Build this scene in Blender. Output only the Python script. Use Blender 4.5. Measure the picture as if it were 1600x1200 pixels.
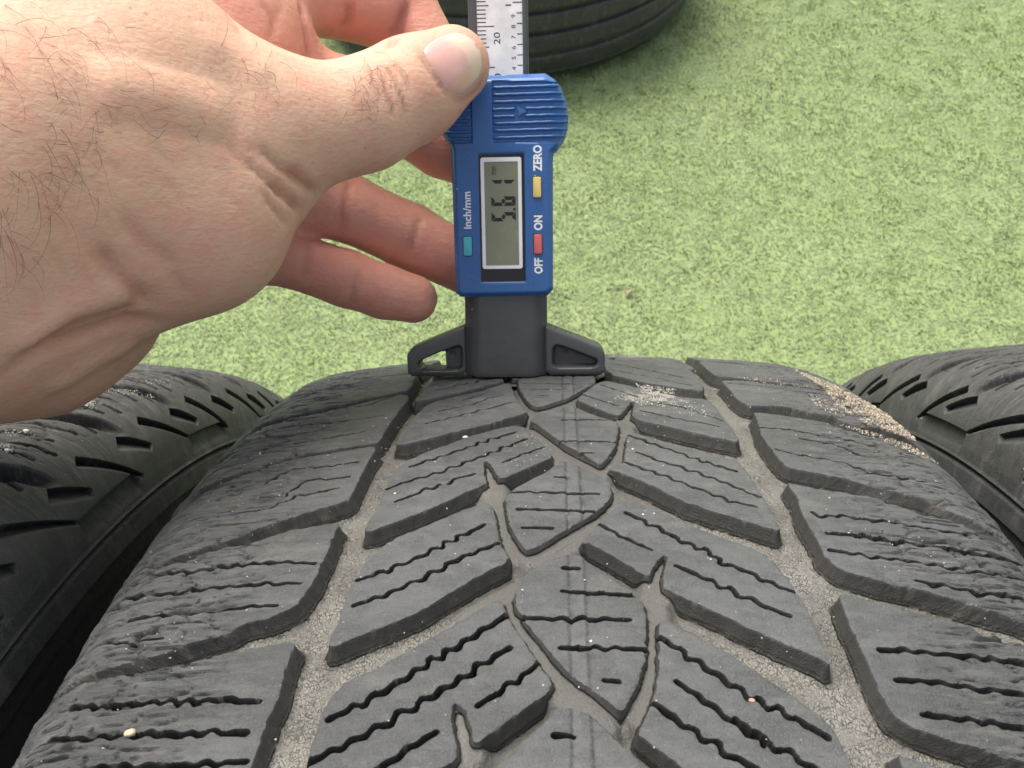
import bpy, bmesh, math, random
import numpy as np
from mathutils import Vector, Matrix
from mathutils.bvhtree import BVHTree

# ------------------------------------------------------------------ scene, camera, light
for o in list(bpy.data.objects):
    bpy.data.objects.remove(o, do_unlink=True)
scene = bpy.context.scene
COL = scene.collection
rad = math.radians

cam_data = bpy.data.cameras.new("camera")
cam_data.sensor_width = 36.0
cam_data.lens = 36.0 * 1400.0 / 1600.0
cam_data.clip_start = 0.01
cam_data.clip_end = 200.0
cam = bpy.data.objects.new("camera", cam_data)
COL.objects.link(cam)
CAM_POS = Vector((-0.00275316, 0.0511873, 0.69205268))
RIGHT = Vector((0.99881569, 0.02590369, -0.04118519))
DOWN = Vector((-0.00662225, -0.76623302, -0.64252868))
FWD = Vector((-0.04820132, 0.64204046, -0.76515402))
cam.matrix_world = Matrix.Translation(CAM_POS) @ Matrix((RIGHT, -DOWN, -FWD)).transposed().to_4x4()
cam_data.dof.use_dof = True
cam_data.dof.focus_distance = 0.145
cam_data.dof.aperture_fstop = 75.0
scene.camera = cam

world = bpy.data.worlds.new("World")
scene.world = world
world.use_nodes = True
wn = world.node_tree
sky = wn.nodes.new("ShaderNodeTexSky")
sky.sky_type = 'NISHITA'
sky.sun_disc = False
SUN_EL, SUN_AZ = rad(62), rad(-30)          # soft light from above, a little beyond and to the left
sky.sun_elevation = SUN_EL
sky.sun_rotation = SUN_AZ
sky.air_density = 1.0
sky.dust_density = 4.0
sky.ozone_density = 0.6
bg = wn.nodes["Background"]
bg.inputs["Strength"].default_value = 0.105
hs = wn.nodes.new("ShaderNodeHueSaturation")      # thin overcast: the blue is mostly washed out
hs.inputs["Saturation"].default_value = 0.35
wn.links.new(sky.outputs[0], hs.inputs["Color"])
wn.links.new(hs.outputs[0], bg.inputs[0])

sun_d = bpy.data.lights.new("sun", 'SUN')
sun_d.energy = 1.5
sun_d.angle = rad(38)
sun_d.color = (1.0, 0.93, 0.82)
sun = bpy.data.objects.new("sun", sun_d)
COL.objects.link(sun)
sdir = Vector((math.sin(SUN_AZ) * math.cos(SUN_EL), math.cos(SUN_AZ) * math.cos(SUN_EL), math.sin(SUN_EL)))
sun.rotation_euler = sdir.to_track_quat('Z', 'Y').to_euler()
sun.location = (0, 0, 3)

scene.view_settings.view_transform = 'Standard'
scene.view_settings.look = 'None'
scene.view_settings.gamma = 1.0
scene.view_settings.exposure = 1.22
scene.render.engine = 'CYCLES'

# ------------------------------------------------------------------ helpers
def tag(o, label=None, cat=None, group=None, kind=None):
    if label: o["label"] = label
    if cat: o["category"] = cat
    if group: o["group"] = group
    if kind: o["kind"] = kind
    return o

def empty(name, loc=(0, 0, 0)):
    o = bpy.data.objects.new(name, None)
    o.empty_display_size = 0.02
    o.location = loc
    COL.objects.link(o)
    return o

def link(name, me, mat=None, parent=None):
    if mat is not None:
        me.materials.append(mat)
    o = bpy.data.objects.new(name, me)
    COL.objects.link(o)
    if parent is not None:
        o.parent = parent
    return o

def mesh_np(name, co, faces, smooth=True, attrs=None):
    """co (n,3); faces (m,3|4) int array, or list of such arrays"""
    if not isinstance(faces, list): faces = [faces]
    faces = [f for f in faces if len(f)]
    me = bpy.data.meshes.new(name)
    me.vertices.add(len(co))
    me.vertices.foreach_set("co", np.ascontiguousarray(co, dtype=np.float32).ravel())
    tot = np.concatenate([np.full(len(f), f.shape[1], dtype=np.int32) for f in faces])
    me.loops.add(int(tot.sum()))
    me.polygons.add(len(tot))
    me.loops.foreach_set("vertex_index", np.concatenate([f.ravel() for f in faces]).astype(np.int32))
    st = np.zeros(len(tot), dtype=np.int32); st[1:] = np.cumsum(tot)[:-1]
    me.polygons.foreach_set("loop_start", st)
    me.polygons.foreach_set("use_smooth", np.full(len(tot), smooth, dtype=bool))
    for k, v in (attrs or {}).items():
        if v.ndim == 1:
            a = me.attributes.new(k, 'FLOAT', 'POINT'); a.data.foreach_set("value", v.astype(np.float32))
        else:
            a = me.attributes.new(k, 'FLOAT_VECTOR', 'POINT'); a.data.foreach_set("vector", np.ascontiguousarray(v, dtype=np.float32).ravel())
    me.update(calc_edges=True)
    me.validate()
    return me

def compact(keep_faces, *arrs):
    ids, inv = np.unique(keep_faces.ravel(), return_inverse=True)
    return inv.reshape(keep_faces.shape), [a[ids] for a in arrs]

def smoothstep(a, b, x):
    t = np.clip((x - a) / (b - a), 0, 1)
    return t * t * (3 - 2 * t)

_rng = np.random.RandomState(7)
_perm = _rng.rand(64, 64, 16).astype(np.float32)
def vnoise(x, y, z=0.0):
    """smooth value noise in [-1,1], vectorised"""
    x = np.asarray(x, float); y = np.asarray(y, float); z = np.zeros_like(x) + z
    xi, yi, zi = np.floor(x).astype(int), np.floor(y).astype(int), np.floor(z).astype(int)
    fx, fy, fz = x - xi, y - yi, z - zi
    fx, fy, fz = [f * f * (3 - 2 * f) for f in (fx, fy, fz)]
    def g(a, b, c): return _perm[(xi + a) & 63, (yi + b) & 63, (zi + c) & 15]
    r = 0
    for a in (0, 1):
        for b in (0, 1):
            for c in (0, 1):
                r = r + g(a, b, c) * (fx if a else 1 - fx) * (fy if b else 1 - fy) * (fz if c else 1 - fz)
    return r * 2 - 1

# ---- node helper
class NT:
    def __init__(self, name):
        self.mat = bpy.data.materials.new(name)
        self.mat.use_nodes = True
        self.nt = self.mat.node_tree
        self.b = self.nt.nodes["Principled BSDF"]
    def n(self, t, **kw):
        nd = self.nt.nodes.new(t)
        for k, v in kw.items():
            setattr(nd, k, v)
        return nd
    def put(self, sock, v):
        if isinstance(v, bpy.types.NodeSocket): self.nt.links.new(v, sock)
        elif v is not None: sock.default_value = v
    def attr(self, name, out="Vector"):
        a = self.n("ShaderNodeAttribute", attribute_name=name); return a.outputs[out]
    def coord(self): return self.n("ShaderNodeTexCoord").outputs["Object"]
    def map(self, v, scale=(1, 1, 1), loc=(0, 0, 0), rot=(0, 0, 0)):
        m = self.n("ShaderNodeMapping"); self.put(m.inputs["Vector"], v)
        m.inputs["Scale"].default_value = scale; m.inputs["Location"].default_value = loc; m.inputs["Rotation"].default_value = rot
        return m.outputs[0]
    def noise(self, v, scale=1, detail=4, rough=0.55, dist=0.0):
        m = self.n("ShaderNodeTexNoise"); self.put(m.inputs["Vector"], v)
        m.inputs["Scale"].default_value = scale; m.inputs["Detail"].default_value = detail
        m.inputs["Roughness"].default_value = rough; m.inputs["Distortion"].default_value = dist
        return m.outputs["Fac"]
    def voro(self, v, scale=1, feature='F1', out="Distance", rnd=1.0):
        m = self.n("ShaderNodeTexVoronoi", feature=feature); self.put(m.inputs["Vector"], v)
        m.inputs["Scale"].default_value = scale; m.inputs["Randomness"].default_value = rnd
        return m.outputs[out]
    def ramp(self, f, a, b, ca=0.0, cb=1.0, smooth=True):
        m = self.n("ShaderNodeMapRange", interpolation_type='SMOOTHSTEP' if smooth else 'LINEAR')
        self.put(m.inputs["Value"], f)
        m.inputs["From Min"].default_value = a; m.inputs["From Max"].default_value = b
        m.inputs["To Min"].default_value = ca; m.inputs["To Max"].default_value = cb
        return m.outputs["Result"]
    def math(self, op, a, b=None):
        m = self.n("ShaderNodeMath", operation=op); self.put(m.inputs[0], a)
        if b is not None: self.put(m.inputs[1], b)
        return m.outputs[0]
    def mix(self, f, a, b):
        m = self.n("ShaderNodeMix", data_type='RGBA')
        self.put(m.inputs[0], f)
        for s, v in ((m.inputs[6], a), (m.inputs[7], b)):
            if isinstance(v, tuple): v = v if len(v) == 4 else (*v, 1)
            self.put(s, v)
        return m.outputs[2]
    def sep(self, v):
        m = self.n("ShaderNodeSeparateXYZ"); self.put(m.inputs[0], v); return m.outputs
    def bump(self, h, strength=0.3, dist=0.001, normal=None):
        m = self.n("ShaderNodeBump"); self.put(m.inputs["Height"], h)
        m.inputs["Strength"].default_value = strength; m.inputs["Distance"].default_value = dist
        if normal is not None: self.put(m.inputs["Normal"], normal)
        return m.outputs[0]
    def out(self, color=None, rough=None, normal=None, spec=None, metallic=None):
        b = self.b
        if isinstance(color, tuple) and len(color) == 3: color = (*color, 1)
        self.put(b.inputs["Base Color"], color); self.put(b.inputs["Roughness"], rough)
        self.put(b.inputs["Normal"], normal); self.put(b.inputs["Specular IOR Level"], spec); self.put(b.inputs["Metallic"], metallic)
        return self.mat

# ------------------------------------------------------------------ materials
DUST_C = (82.1, 18.0)
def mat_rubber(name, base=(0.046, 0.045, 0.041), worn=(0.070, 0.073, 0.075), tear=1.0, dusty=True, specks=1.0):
    """su = (mm along the tread, mm across, mm above the tread surface)"""
    m = NT(name)
    su = m.attr("su")
    s = m.sep(su)
    flat = m.n("ShaderNodeCombineXYZ"); m.put(flat.inputs[0], s[0]); m.put(flat.inputs[1], s[1])
    uv = flat.outputs[0]
    big = m.noise(m.map(uv, (0.045, 0.03, 1)), 1, 3)
    mid = m.noise(m.map(uv, (0.5, 0.3, 1)), 1, 5, 0.62)
    fine = m.noise(su, 3.2, 3, 0.6)
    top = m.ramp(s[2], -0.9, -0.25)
    tone = m.math('ADD', m.math('MULTIPLY', big, 0.6), m.math('MULTIPLY', mid, 0.5))
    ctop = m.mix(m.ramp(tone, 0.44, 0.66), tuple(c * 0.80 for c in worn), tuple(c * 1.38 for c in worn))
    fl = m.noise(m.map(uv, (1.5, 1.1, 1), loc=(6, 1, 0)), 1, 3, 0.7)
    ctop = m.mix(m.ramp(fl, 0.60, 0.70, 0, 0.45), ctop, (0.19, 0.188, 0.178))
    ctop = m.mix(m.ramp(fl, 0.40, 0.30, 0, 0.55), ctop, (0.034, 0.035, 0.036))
    col = m.mix(top, base, ctop)  # walls darker than the worn tops: unworn rubber, plus groove shade put into the colour
    # dusty scuffs
    scuff = m.noise(m.map(uv, (0.16, 0.05, 1), loc=(3, 7, 0)), 1, 6, 0.7)
    col = m.mix(m.math('MULTIPLY', m.ramp(scuff, 0.50, 0.70), m.math('MULTIPLY', top, 0.55)), col, (0.16, 0.157, 0.145))
    blot = m.noise(m.map(uv, (0.24, 0.2, 1), loc=(11, 4, 0)), 1, 4, 0.6)
    col = m.mix(m.math('MULTIPLY', m.ramp(blot, 0.50, 0.33), m.math('MULTIPLY', top, 0.4)), col, (0.045, 0.048, 0.05))
    scr = m.noise(m.map(uv, (3.2, 0.35, 1), rot=(0, 0, 0.5), loc=(2, 9, 0)), 1, 3, 0.6)
    col = m.mix(m.math('MULTIPLY', m.ramp(scr, 0.60, 0.72), m.math('MULTIPLY', top, 0.35)), col, (0.17, 0.168, 0.16))
    # torn streaks across the shoulders
    tr = m.noise(m.map(uv, (1.1, 0.13, 1), loc=(5, 2, 0)), 1, 6, 0.72)
    au = m.math('ABSOLUTE', s[1])
    tm = m.math('MULTIPLY', m.math('MULTIPLY', m.ramp(au, 34, 52, 0.12, 1.0), m.ramp(au, 82, 72, 0.12, 1.0)), tear)
    col = m.mix(m.math('MULTIPLY', m.math('MULTIPLY', m.ramp(tr, 0.49, 0.64), tm), 0.6), col, (0.155, 0.15, 0.138))
    col = m.mix(m.math('MULTIPLY', m.ramp(tr, 0.46, 0.36), m.math('MULTIPLY', tm, 0.75)), col, (0.024, 0.024, 0.024))
    grain = m.noise(su, 7.5, 2, 0.6)
    pit = m.voro(m.map(su, (1, 0.8, 1)), 0.9)
    col = m.mix(m.math('MULTIPLY', m.ramp(fine, 0.38, 0.66), m.math('MULTIPLY', top, 0.30)), col, (0.135, 0.135, 0.13))
    col = m.mix(m.math('MULTIPLY', m.ramp(grain, 0.52, 0.30), 0.38), col, (0.03, 0.03, 0.03))
    bumpin = m.math('ADD', m.math('MULTIPLY', fine, 0.55), m.math('MULTIPLY', mid, 0.6))
    bumpin = m.math('ADD', bumpin, m.math('MULTIPLY', grain, 0.28))
    bumpin = m.math('ADD', bumpin, m.math('MULTIPLY', m.math('MULTIPLY', tr, tm), 1.9))
    if dusty:
        deep = m.ramp(s[2], -3.3, -4.6)
        dn = m.noise(m.map(uv, (0.11, 0.11, 1)), 1, 3)
        wv = m.n("ShaderNodeVectorMath", operation='ADD'); m.put(wv.inputs[0], uv)
        nz = m.n("ShaderNodeTexNoise"); m.put(nz.inputs["Vector"], uv); nz.inputs["Scale"].default_value = 0.9
        vm = m.n("ShaderNodeVectorMath", operation='SCALE'); m.put(vm.inputs[0], nz.outputs["Color"]); vm.inputs["Scale"].default_value = 1.5
        m.put(wv.inputs[1], vm.outputs[0])
        cr = m.voro(m.map(wv.outputs[0], (1.45, 2.7, 1)), 1, 'DISTANCE_TO_EDGE')
        crack = m.math('MAXIMUM', m.ramp(cr, 0.012, 0.085), m.ramp(mid, 0.36, 0.60, 0.85, 0.1))
        crack = m.math('MAXIMUM', crack, m.ramp(au, 12, 24, 0.85, 0.0))
        dc = m.mix(m.ramp(m.math('ADD', m.math('MULTIPLY', dn, 0.6), m.math('MULTIPLY', mid, 0.4)), 0.36, 0.62), (0.150, 0.145, 0.129), (0.255, 0.247, 0.216))
        dc = m.mix(m.ramp(au, 9, 22), (0.115, 0.112, 0.103), dc)
        dc = m.mix(crack, (0.085, 0.08, 0.07), dc)
        dc = m.mix(m.ramp(fine, 0.42, 0.62, 0.0, 0.35), dc, (0.14, 0.135, 0.118))
        col = m.mix(deep, col, dc)
        seam = m.math('MULTIPLY', m.math('MULTIPLY', m.ramp(s[2], -4.15, -4.3), m.ramp(s[2], -4.65, -4.5)), m.ramp(mid, 0.36, 0.5))
        col = m.mix(seam, col, (0.012, 0.012, 0.011))
        bumpin = m.math('ADD', bumpin, m.math('MULTIPLY', m.math('MULTIPLY', crack, deep), 1.6))
    if dusty:
        # the moulding seam round the middle of the tread, and a puff of dust near the crest
        sm = m.math('ABSOLUTE', m.math('ADD', s[1], m.math('MULTIPLY', m.math('ADD', mid, -0.5), 0.7)))
        sl = m.math('ABSOLUTE', m.math('ADD', sm, -1.15))
        sl = m.math('MULTIPLY', m.math('MULTIPLY', m.ramp(sl, 0.34, 0.10), top), m.ramp(fine, 0.38, 0.58, 0.0, 0.75))
        col = m.mix(sl, col, (0.030, 0.030, 0.031))
        band = m.math('MULTIPLY', m.math('MULTIPLY', m.ramp(sm, 1.1, 0.8), top), m.ramp(mid, 0.40, 0.60, 0.0, 0.4))
        col = m.mix(band, col, (0.12, 0.122, 0.12))
        dx = m.math('MULTIPLY', m.math('ADD', s[0], -DUST_C[0]), 1 / 5.0); dy = m.math('MULTIPLY', m.math('ADD', s[1], -DUST_C[1]), 1 / 8.5)
        rr2 = m.math('ADD', m.math('MULTIPLY', dx, dx), m.math('MULTIPLY', dy, dy))
        puff = m.math('MULTIPLY', m.ramp(rr2, 1.3, 0.1), m.ramp(mid, 0.42, 0.60))
        col = m.mix(m.math('MULTIPLY', puff, 0.75), col, (0.36, 0.34, 0.28))
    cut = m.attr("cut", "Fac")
    col = m.mix(cut, col, (0.008, 0.008, 0.008))  # shade inside the sipes painted in as near-black
    # pale grit caught in the rubber
    vd = m.voro(uv, 0.55)
    vc = m.voro(uv, 0.55, out="Color")
    gate = m.ramp(m.sep(vc)[0], 0.80, 0.82)
    rr = m.math('MULTIPLY', m.sep(vc)[1], 0.13)
    sp = m.math('MULTIPLY', m.math('LESS_THAN', vd, rr), gate)
    sp = m.math('MULTIPLY', sp, m.math('MULTIPLY', m.ramp(s[2], -0.6, -0.3), specks))
    col = m.mix(sp, col, (0.55, 0.53, 0.48))
    rough = m.math('ADD', m.ramp(mid, 0.3, 0.7, 0.42, 0.60), m.ramp(blot, 0.35, 0.6, -0.06, 0.08))
    nrm = m.bump(bumpin, 0.9, 0.00036)
    return m.out(col, rough, nrm, m.math('MULTIPLY', m.math('SUBTRACT', 1.0, cut), 0.42))

def mat_simple(name, color, rough=0.5, var=0.12, scale=300, bump=0.05, spec=0.5, bdist=0.0004, metallic=None):
    m = NT(name); c = m.coord()
    n1 = m.noise(c, scale, 4)
    col = m.mix(n1, tuple(x * (1 - var) for x in color), tuple(min(1, x * (1 + var)) for x in color))
    return m.out(col, m.ramp(n1, 0.2, 0.8, rough - 0.06, rough + 0.06), m.bump(n1, bump, bdist), spec, metallic)

# ------------------------------------------------------------------ ground
def mat_ground():
    m = NT("turf_backing"); c = m.coord()
    n1 = m.noise(c, 45, 5, 0.7); n2 = m.noise(c, 6, 3)
    col = m.mix(n1, (0.20, 0.26, 0.115), (0.335, 0.41, 0.195))
    col = m.mix(m.ramp(n2, 0.35, 0.7, 0, 0.5), col, (0.22, 0.30, 0.11))
    return m.out(col, 0.9, m.bump(n1, 0.6, 0.004), 0.1)
me = bpy.data.meshes.new("ground")
NG = 24
gx = np.linspace(-40, 40, NG)
gco = np.array([(x, y, 0.0) for y in gx for x in gx])
gf = np.array([(j * NG + i, j * NG + i + 1, (j + 1) * NG + i + 1, (j + 1) * NG + i) for j in range(NG - 1) for i in range(NG - 1)])
ground = link("ground", mesh_np("ground", gco, gf), mat_ground())
tag(ground, kind="structure")

def build_turf():
    rng = np.random.RandomState(3)
    def region(n, x0, x1, y0, y1):
        return np.stack([rng.uniform(x0, x1, n), rng.uniform(y0, y1, n)], -1)
    p = np.concatenate([region(480000, -0.95, 1.0, 0.45, 1.62), region(30000, -1.3, 1.4, -0.4, 0.45), region(30000, -1.5, 1.7, 1.62, 2.3)])
    n = len(p)
    # clumps lean together
    cl = vnoise(p[:, 0] * 75, p[:, 1] * 60); cl2 = vnoise(p[:, 0] * 60 + 31, p[:, 1] * 75 + 11)
    big = vnoise(p[:, 0] * 7, p[:, 1] * 7, 3.3)
    ang = np.arctan2(cl2, cl) + rng.normal(0, 0.9, n)
    L = rng.uniform(0.0030, 0.0065, n) * (1 + 0.25 * big)
    lean = np.clip(rng.normal(0.95, 0.3, n) + 0.25 * np.hypot(cl, cl2), 0.2, 1.45)
    d = np.stack([np.cos(ang), np.sin(ang)], -1)
    side = np.stack([-d[:, 1], d[:, 0]], -1)
    w = rng.uniform(0.00035, 0.0007, n)[:, None]
    b = np.concatenate([p, np.full((n, 1), -0.0005)], -1)
    sv = np.concatenate([side * w, np.zeros((n, 1))], -1)
    def at(t, k):
        a = lean * k
        return np.concatenate([d * (np.sin(a) * L * t)[:, None], (np.cos(a) * L * t)[:, None]], -1)
    mid = at(0.55, 0.6); tip = mid + at(0.5, 1.15)
    co = np.stack([b - sv, b + sv, b + mid + sv * 0.9, b + mid - sv * 0.9, b + tip], 1).reshape(-1, 3)
    k = np.arange(n)[:, None] * 5
    q = k + np.array([[0, 1, 2, 3]]); t = k + np.array([[3, 2, 4]])
    tone = np.clip(0.56 + 0.12 * rng.normal(0, 1, n) + 0.22 * cl + 0.20 * vnoise(p[:, 0] * 24, p[:, 1] * 24, 5.1) + 0.25 * big, 0, 1)
    m = NT("artificial_grass")
    tn = m.attr("tone", "Fac")
    col = m.mix(tn, (0.185, 0.245, 0.110), (0.335, 0.415, 0.205))
    m.b.inputs["Subsurface Weight"].default_value = 0.0
    mat = m.out(col, 0.55, None, 0.3)
    o = link("artificial_turf", mesh_np("artificial_turf", co, [q, t], False, {"tone": np.repeat(tone, 5)}), mat)
    tag(o, "short pale green artificial turf covering the ground", "turf", kind="stuff")
build_turf()

# ------------------------------------------------------------------ tyres
TR = 0.300                     # outer radius
PITCH0 = rad(50)               # tread position s = 0 lies 50 degrees beyond the top
GD = 3.3                       # groove depth, mm
def tyre_profile():
    Rc, xs, rs = 0.50142 * 0.300 / 0.316, 0.06216 * 0.300 / 0.316, 0.02019 * 0.300 / 0.316
    a = np.arcsin(xs / Rc)
    t = np.linspace(0, a, 60); x1 = Rc * np.sin(t); d1 = Rc * (1 - np.cos(t))
    t2 = np.linspace(a, rad(76), 40)[1:]
    x2 = x1[-1] + rs * (np.sin(t2) - np.sin(a)); d2 = d1[-1] + rs * (np.cos(a) - np.cos(t2))
    p0 = np.array([x2[-1], d2[-1]]); th = rad(76)
    p1 = p0 + 0.03 * np.array([np.cos(th), np.sin(th)]); p3 = np.array([0.066, 0.105]); p2 = np.array([0.088, 0.075])
    w = np.linspace(0, 1, 40)[1:, None]
    b = (1 - w) ** 3 * p0 + 3 * (1 - w) ** 2 * w * p1 + 3 * (1 - w) * w ** 2 * p2 + w ** 3 * p3
    x = np.concatenate([x1, x2, b[:, 0]]); d = np.concatenate([d1, d2, b[:, 1]])
    u = np.concatenate([[0], np.cumsum(np.hypot(np.diff(x), np.diff(d)))])
    tx = np.gradient(x, u); td = np.gradient(d, u)
    return u * 1e3, x, d, td, tx       # normal = (td, tx) in (x, radial)
PU, PX, PD, PNX, PNR = tyre_profile()
UMAX = PU[-1]

def tyre_points(s, u, h):
    """(mm along, mm across, mm height) -> metres in the frame of the tyre's base"""
    au = np.abs(u); sg = np.where(u < 0, -1.0, 1.0)
    x = np.interp(au, PU, PX); d = np.interp(au, PU, PD); nx = np.interp(au, PU, PNX); nr = np.interp(au, PU, PNR)
    r = TR - d + h * 1e-3 * nr
    al = PITCH0 - s / (TR * 1e3)
    return np.stack([sg * (x + h * 1e-3 * nx), r * np.sin(al), TR + r * np.cos(al)], -1)

def sd_poly(px, py, poly):
    """signed distance, positive inside, and its gradient direction"""
    poly = np.asarray(poly, float); n = len(poly)
    best = np.full(px.shape, 1e9); gx = np.zeros(px.shape); gy = np.zeros(px.shape); inside = np.zeros(px.shape, bool)
    for i in range(n):
        ax, ay = poly[i]; bx, by = poly[(i + 1) % n]
        ex, ey = bx - ax, by - ay; l2 = ex * ex + ey * ey + 1e-12
        t = np.clip(((px - ax) * ex + (py - ay) * ey) / l2, 0, 1)
        dx, dy = px - (ax + t * ex), py - (ay + t * ey); d = np.hypot(dx, dy)
        m = d < best
        best = np.where(m, d, best); gx = np.where(m, dx, gx); gy = np.where(m, dy, gy)
        if ay != by:
            c = ((ay > py) != (by > py)) & (px < ex * (py - ay) / (by - ay) + ax)
            inside ^= c
    k = np.where(inside, -1.0, 1.0) / np.maximum(best, 1e-9)
    return np.where(inside, best, -best), -gx * k, -gy * k

def d_line(px, py, pts, amp=0.0, wl=5.2, ph=0.0):
    """distance to a polyline that zigzags by +-amp in its middle"""
    pts = np.asarray(pts, float); best = np.full(px.shape, 1e9); gx = np.zeros(px.shape); gy = np.zeros(px.shape)
    L = np.hypot(*np.diff(pts, axis=0).T); tot = L.sum(); acc = 0
    for i in range(len(pts) - 1):
        ax, ay = pts[i]; ex, ey = (pts[i + 1] - pts[i]) / max(L[i], 1e-9)
        t0 = (px - ax) * ex + (py - ay) * ey; nn = -(px - ax) * ey + (py - ay) * ex
        t = np.clip(t0, 0, L[i]); q = acc + t
        env = np.clip(np.minimum(q, tot - q) / 3.0 - 0.4, 0, 1)
        if amp:
            w = q / wl * 2 * np.pi + ph + 0.7 * np.sin(q * 0.41 + ph * 3)
            z = amp * env * np.sin(w) * (0.8 + 0.35 * np.sin(q * 0.53 + ph))
        else: z = 0
        d = np.hypot(nn - z, t0 - t); m = d < best
        best = np.where(m, d, best)
        dx = -(nn - z) * ey + (t0 - t) * ex; dy = (nn - z) * ex + (t0 - t) * ey
        gx = np.where(m, dx, gx); gy = np.where(m, dy, gy); acc += L[i]
    k = 1 / np.maximum(best, 1e-9)
    return best, gx * k, gy * k

def chaikin(poly, r=0.16):
    out = []
    n = len(poly)
    for i in range(n):
        a, b = np.array(poly[i]), np.array(poly[(i + 1) % n])
        out += [a + (b - a) * r, a + (b - a) * (1 - r)]
    return np.array(out)

def groove_depth(S, U):
    """groove depth in mm: fades out over the shoulders, shallow in the narrow channels round the centre blocks"""
    D = GD * (1 - 0.92 * smoothstep(52, 74, np.abs(U)))
    if (np.abs(U) < 22).any():
        q = np.full(S.shape, 1e9)
        for line in NARROW:
            P_ = np.array(line)
            if S.min() - 6 > P_[:, 0].max() or S.max() + 6 < P_[:, 0].min(): continue
            q = np.minimum(q, d_line(S, U, P_)[0])
        k = smoothstep(1.7, 3.6, q)
        D = D * k + np.minimum(D, 1.25) * (1 - k)
    return D

def crisp_split(F, h):
    """split quads along the diagonal that follows an edge"""
    ac = np.abs(h[F[:, 0]] - h[F[:, 2]]) <= np.abs(h[F[:, 1]] - h[F[:, 3]])
    t1 = np.where(ac[:, None], F[:, [0, 1, 2]], F[:, [0, 1, 3]]); t2 = np.where(ac[:, None], F[:, [0, 2, 3]], F[:, [1, 2, 3]])
    return np.concatenate([t1, t2])

def dust_scale(U, D): return 5.2 / np.clip(D, np.where(np.abs(U) < 44, 1.1, 2.6), 9)

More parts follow.
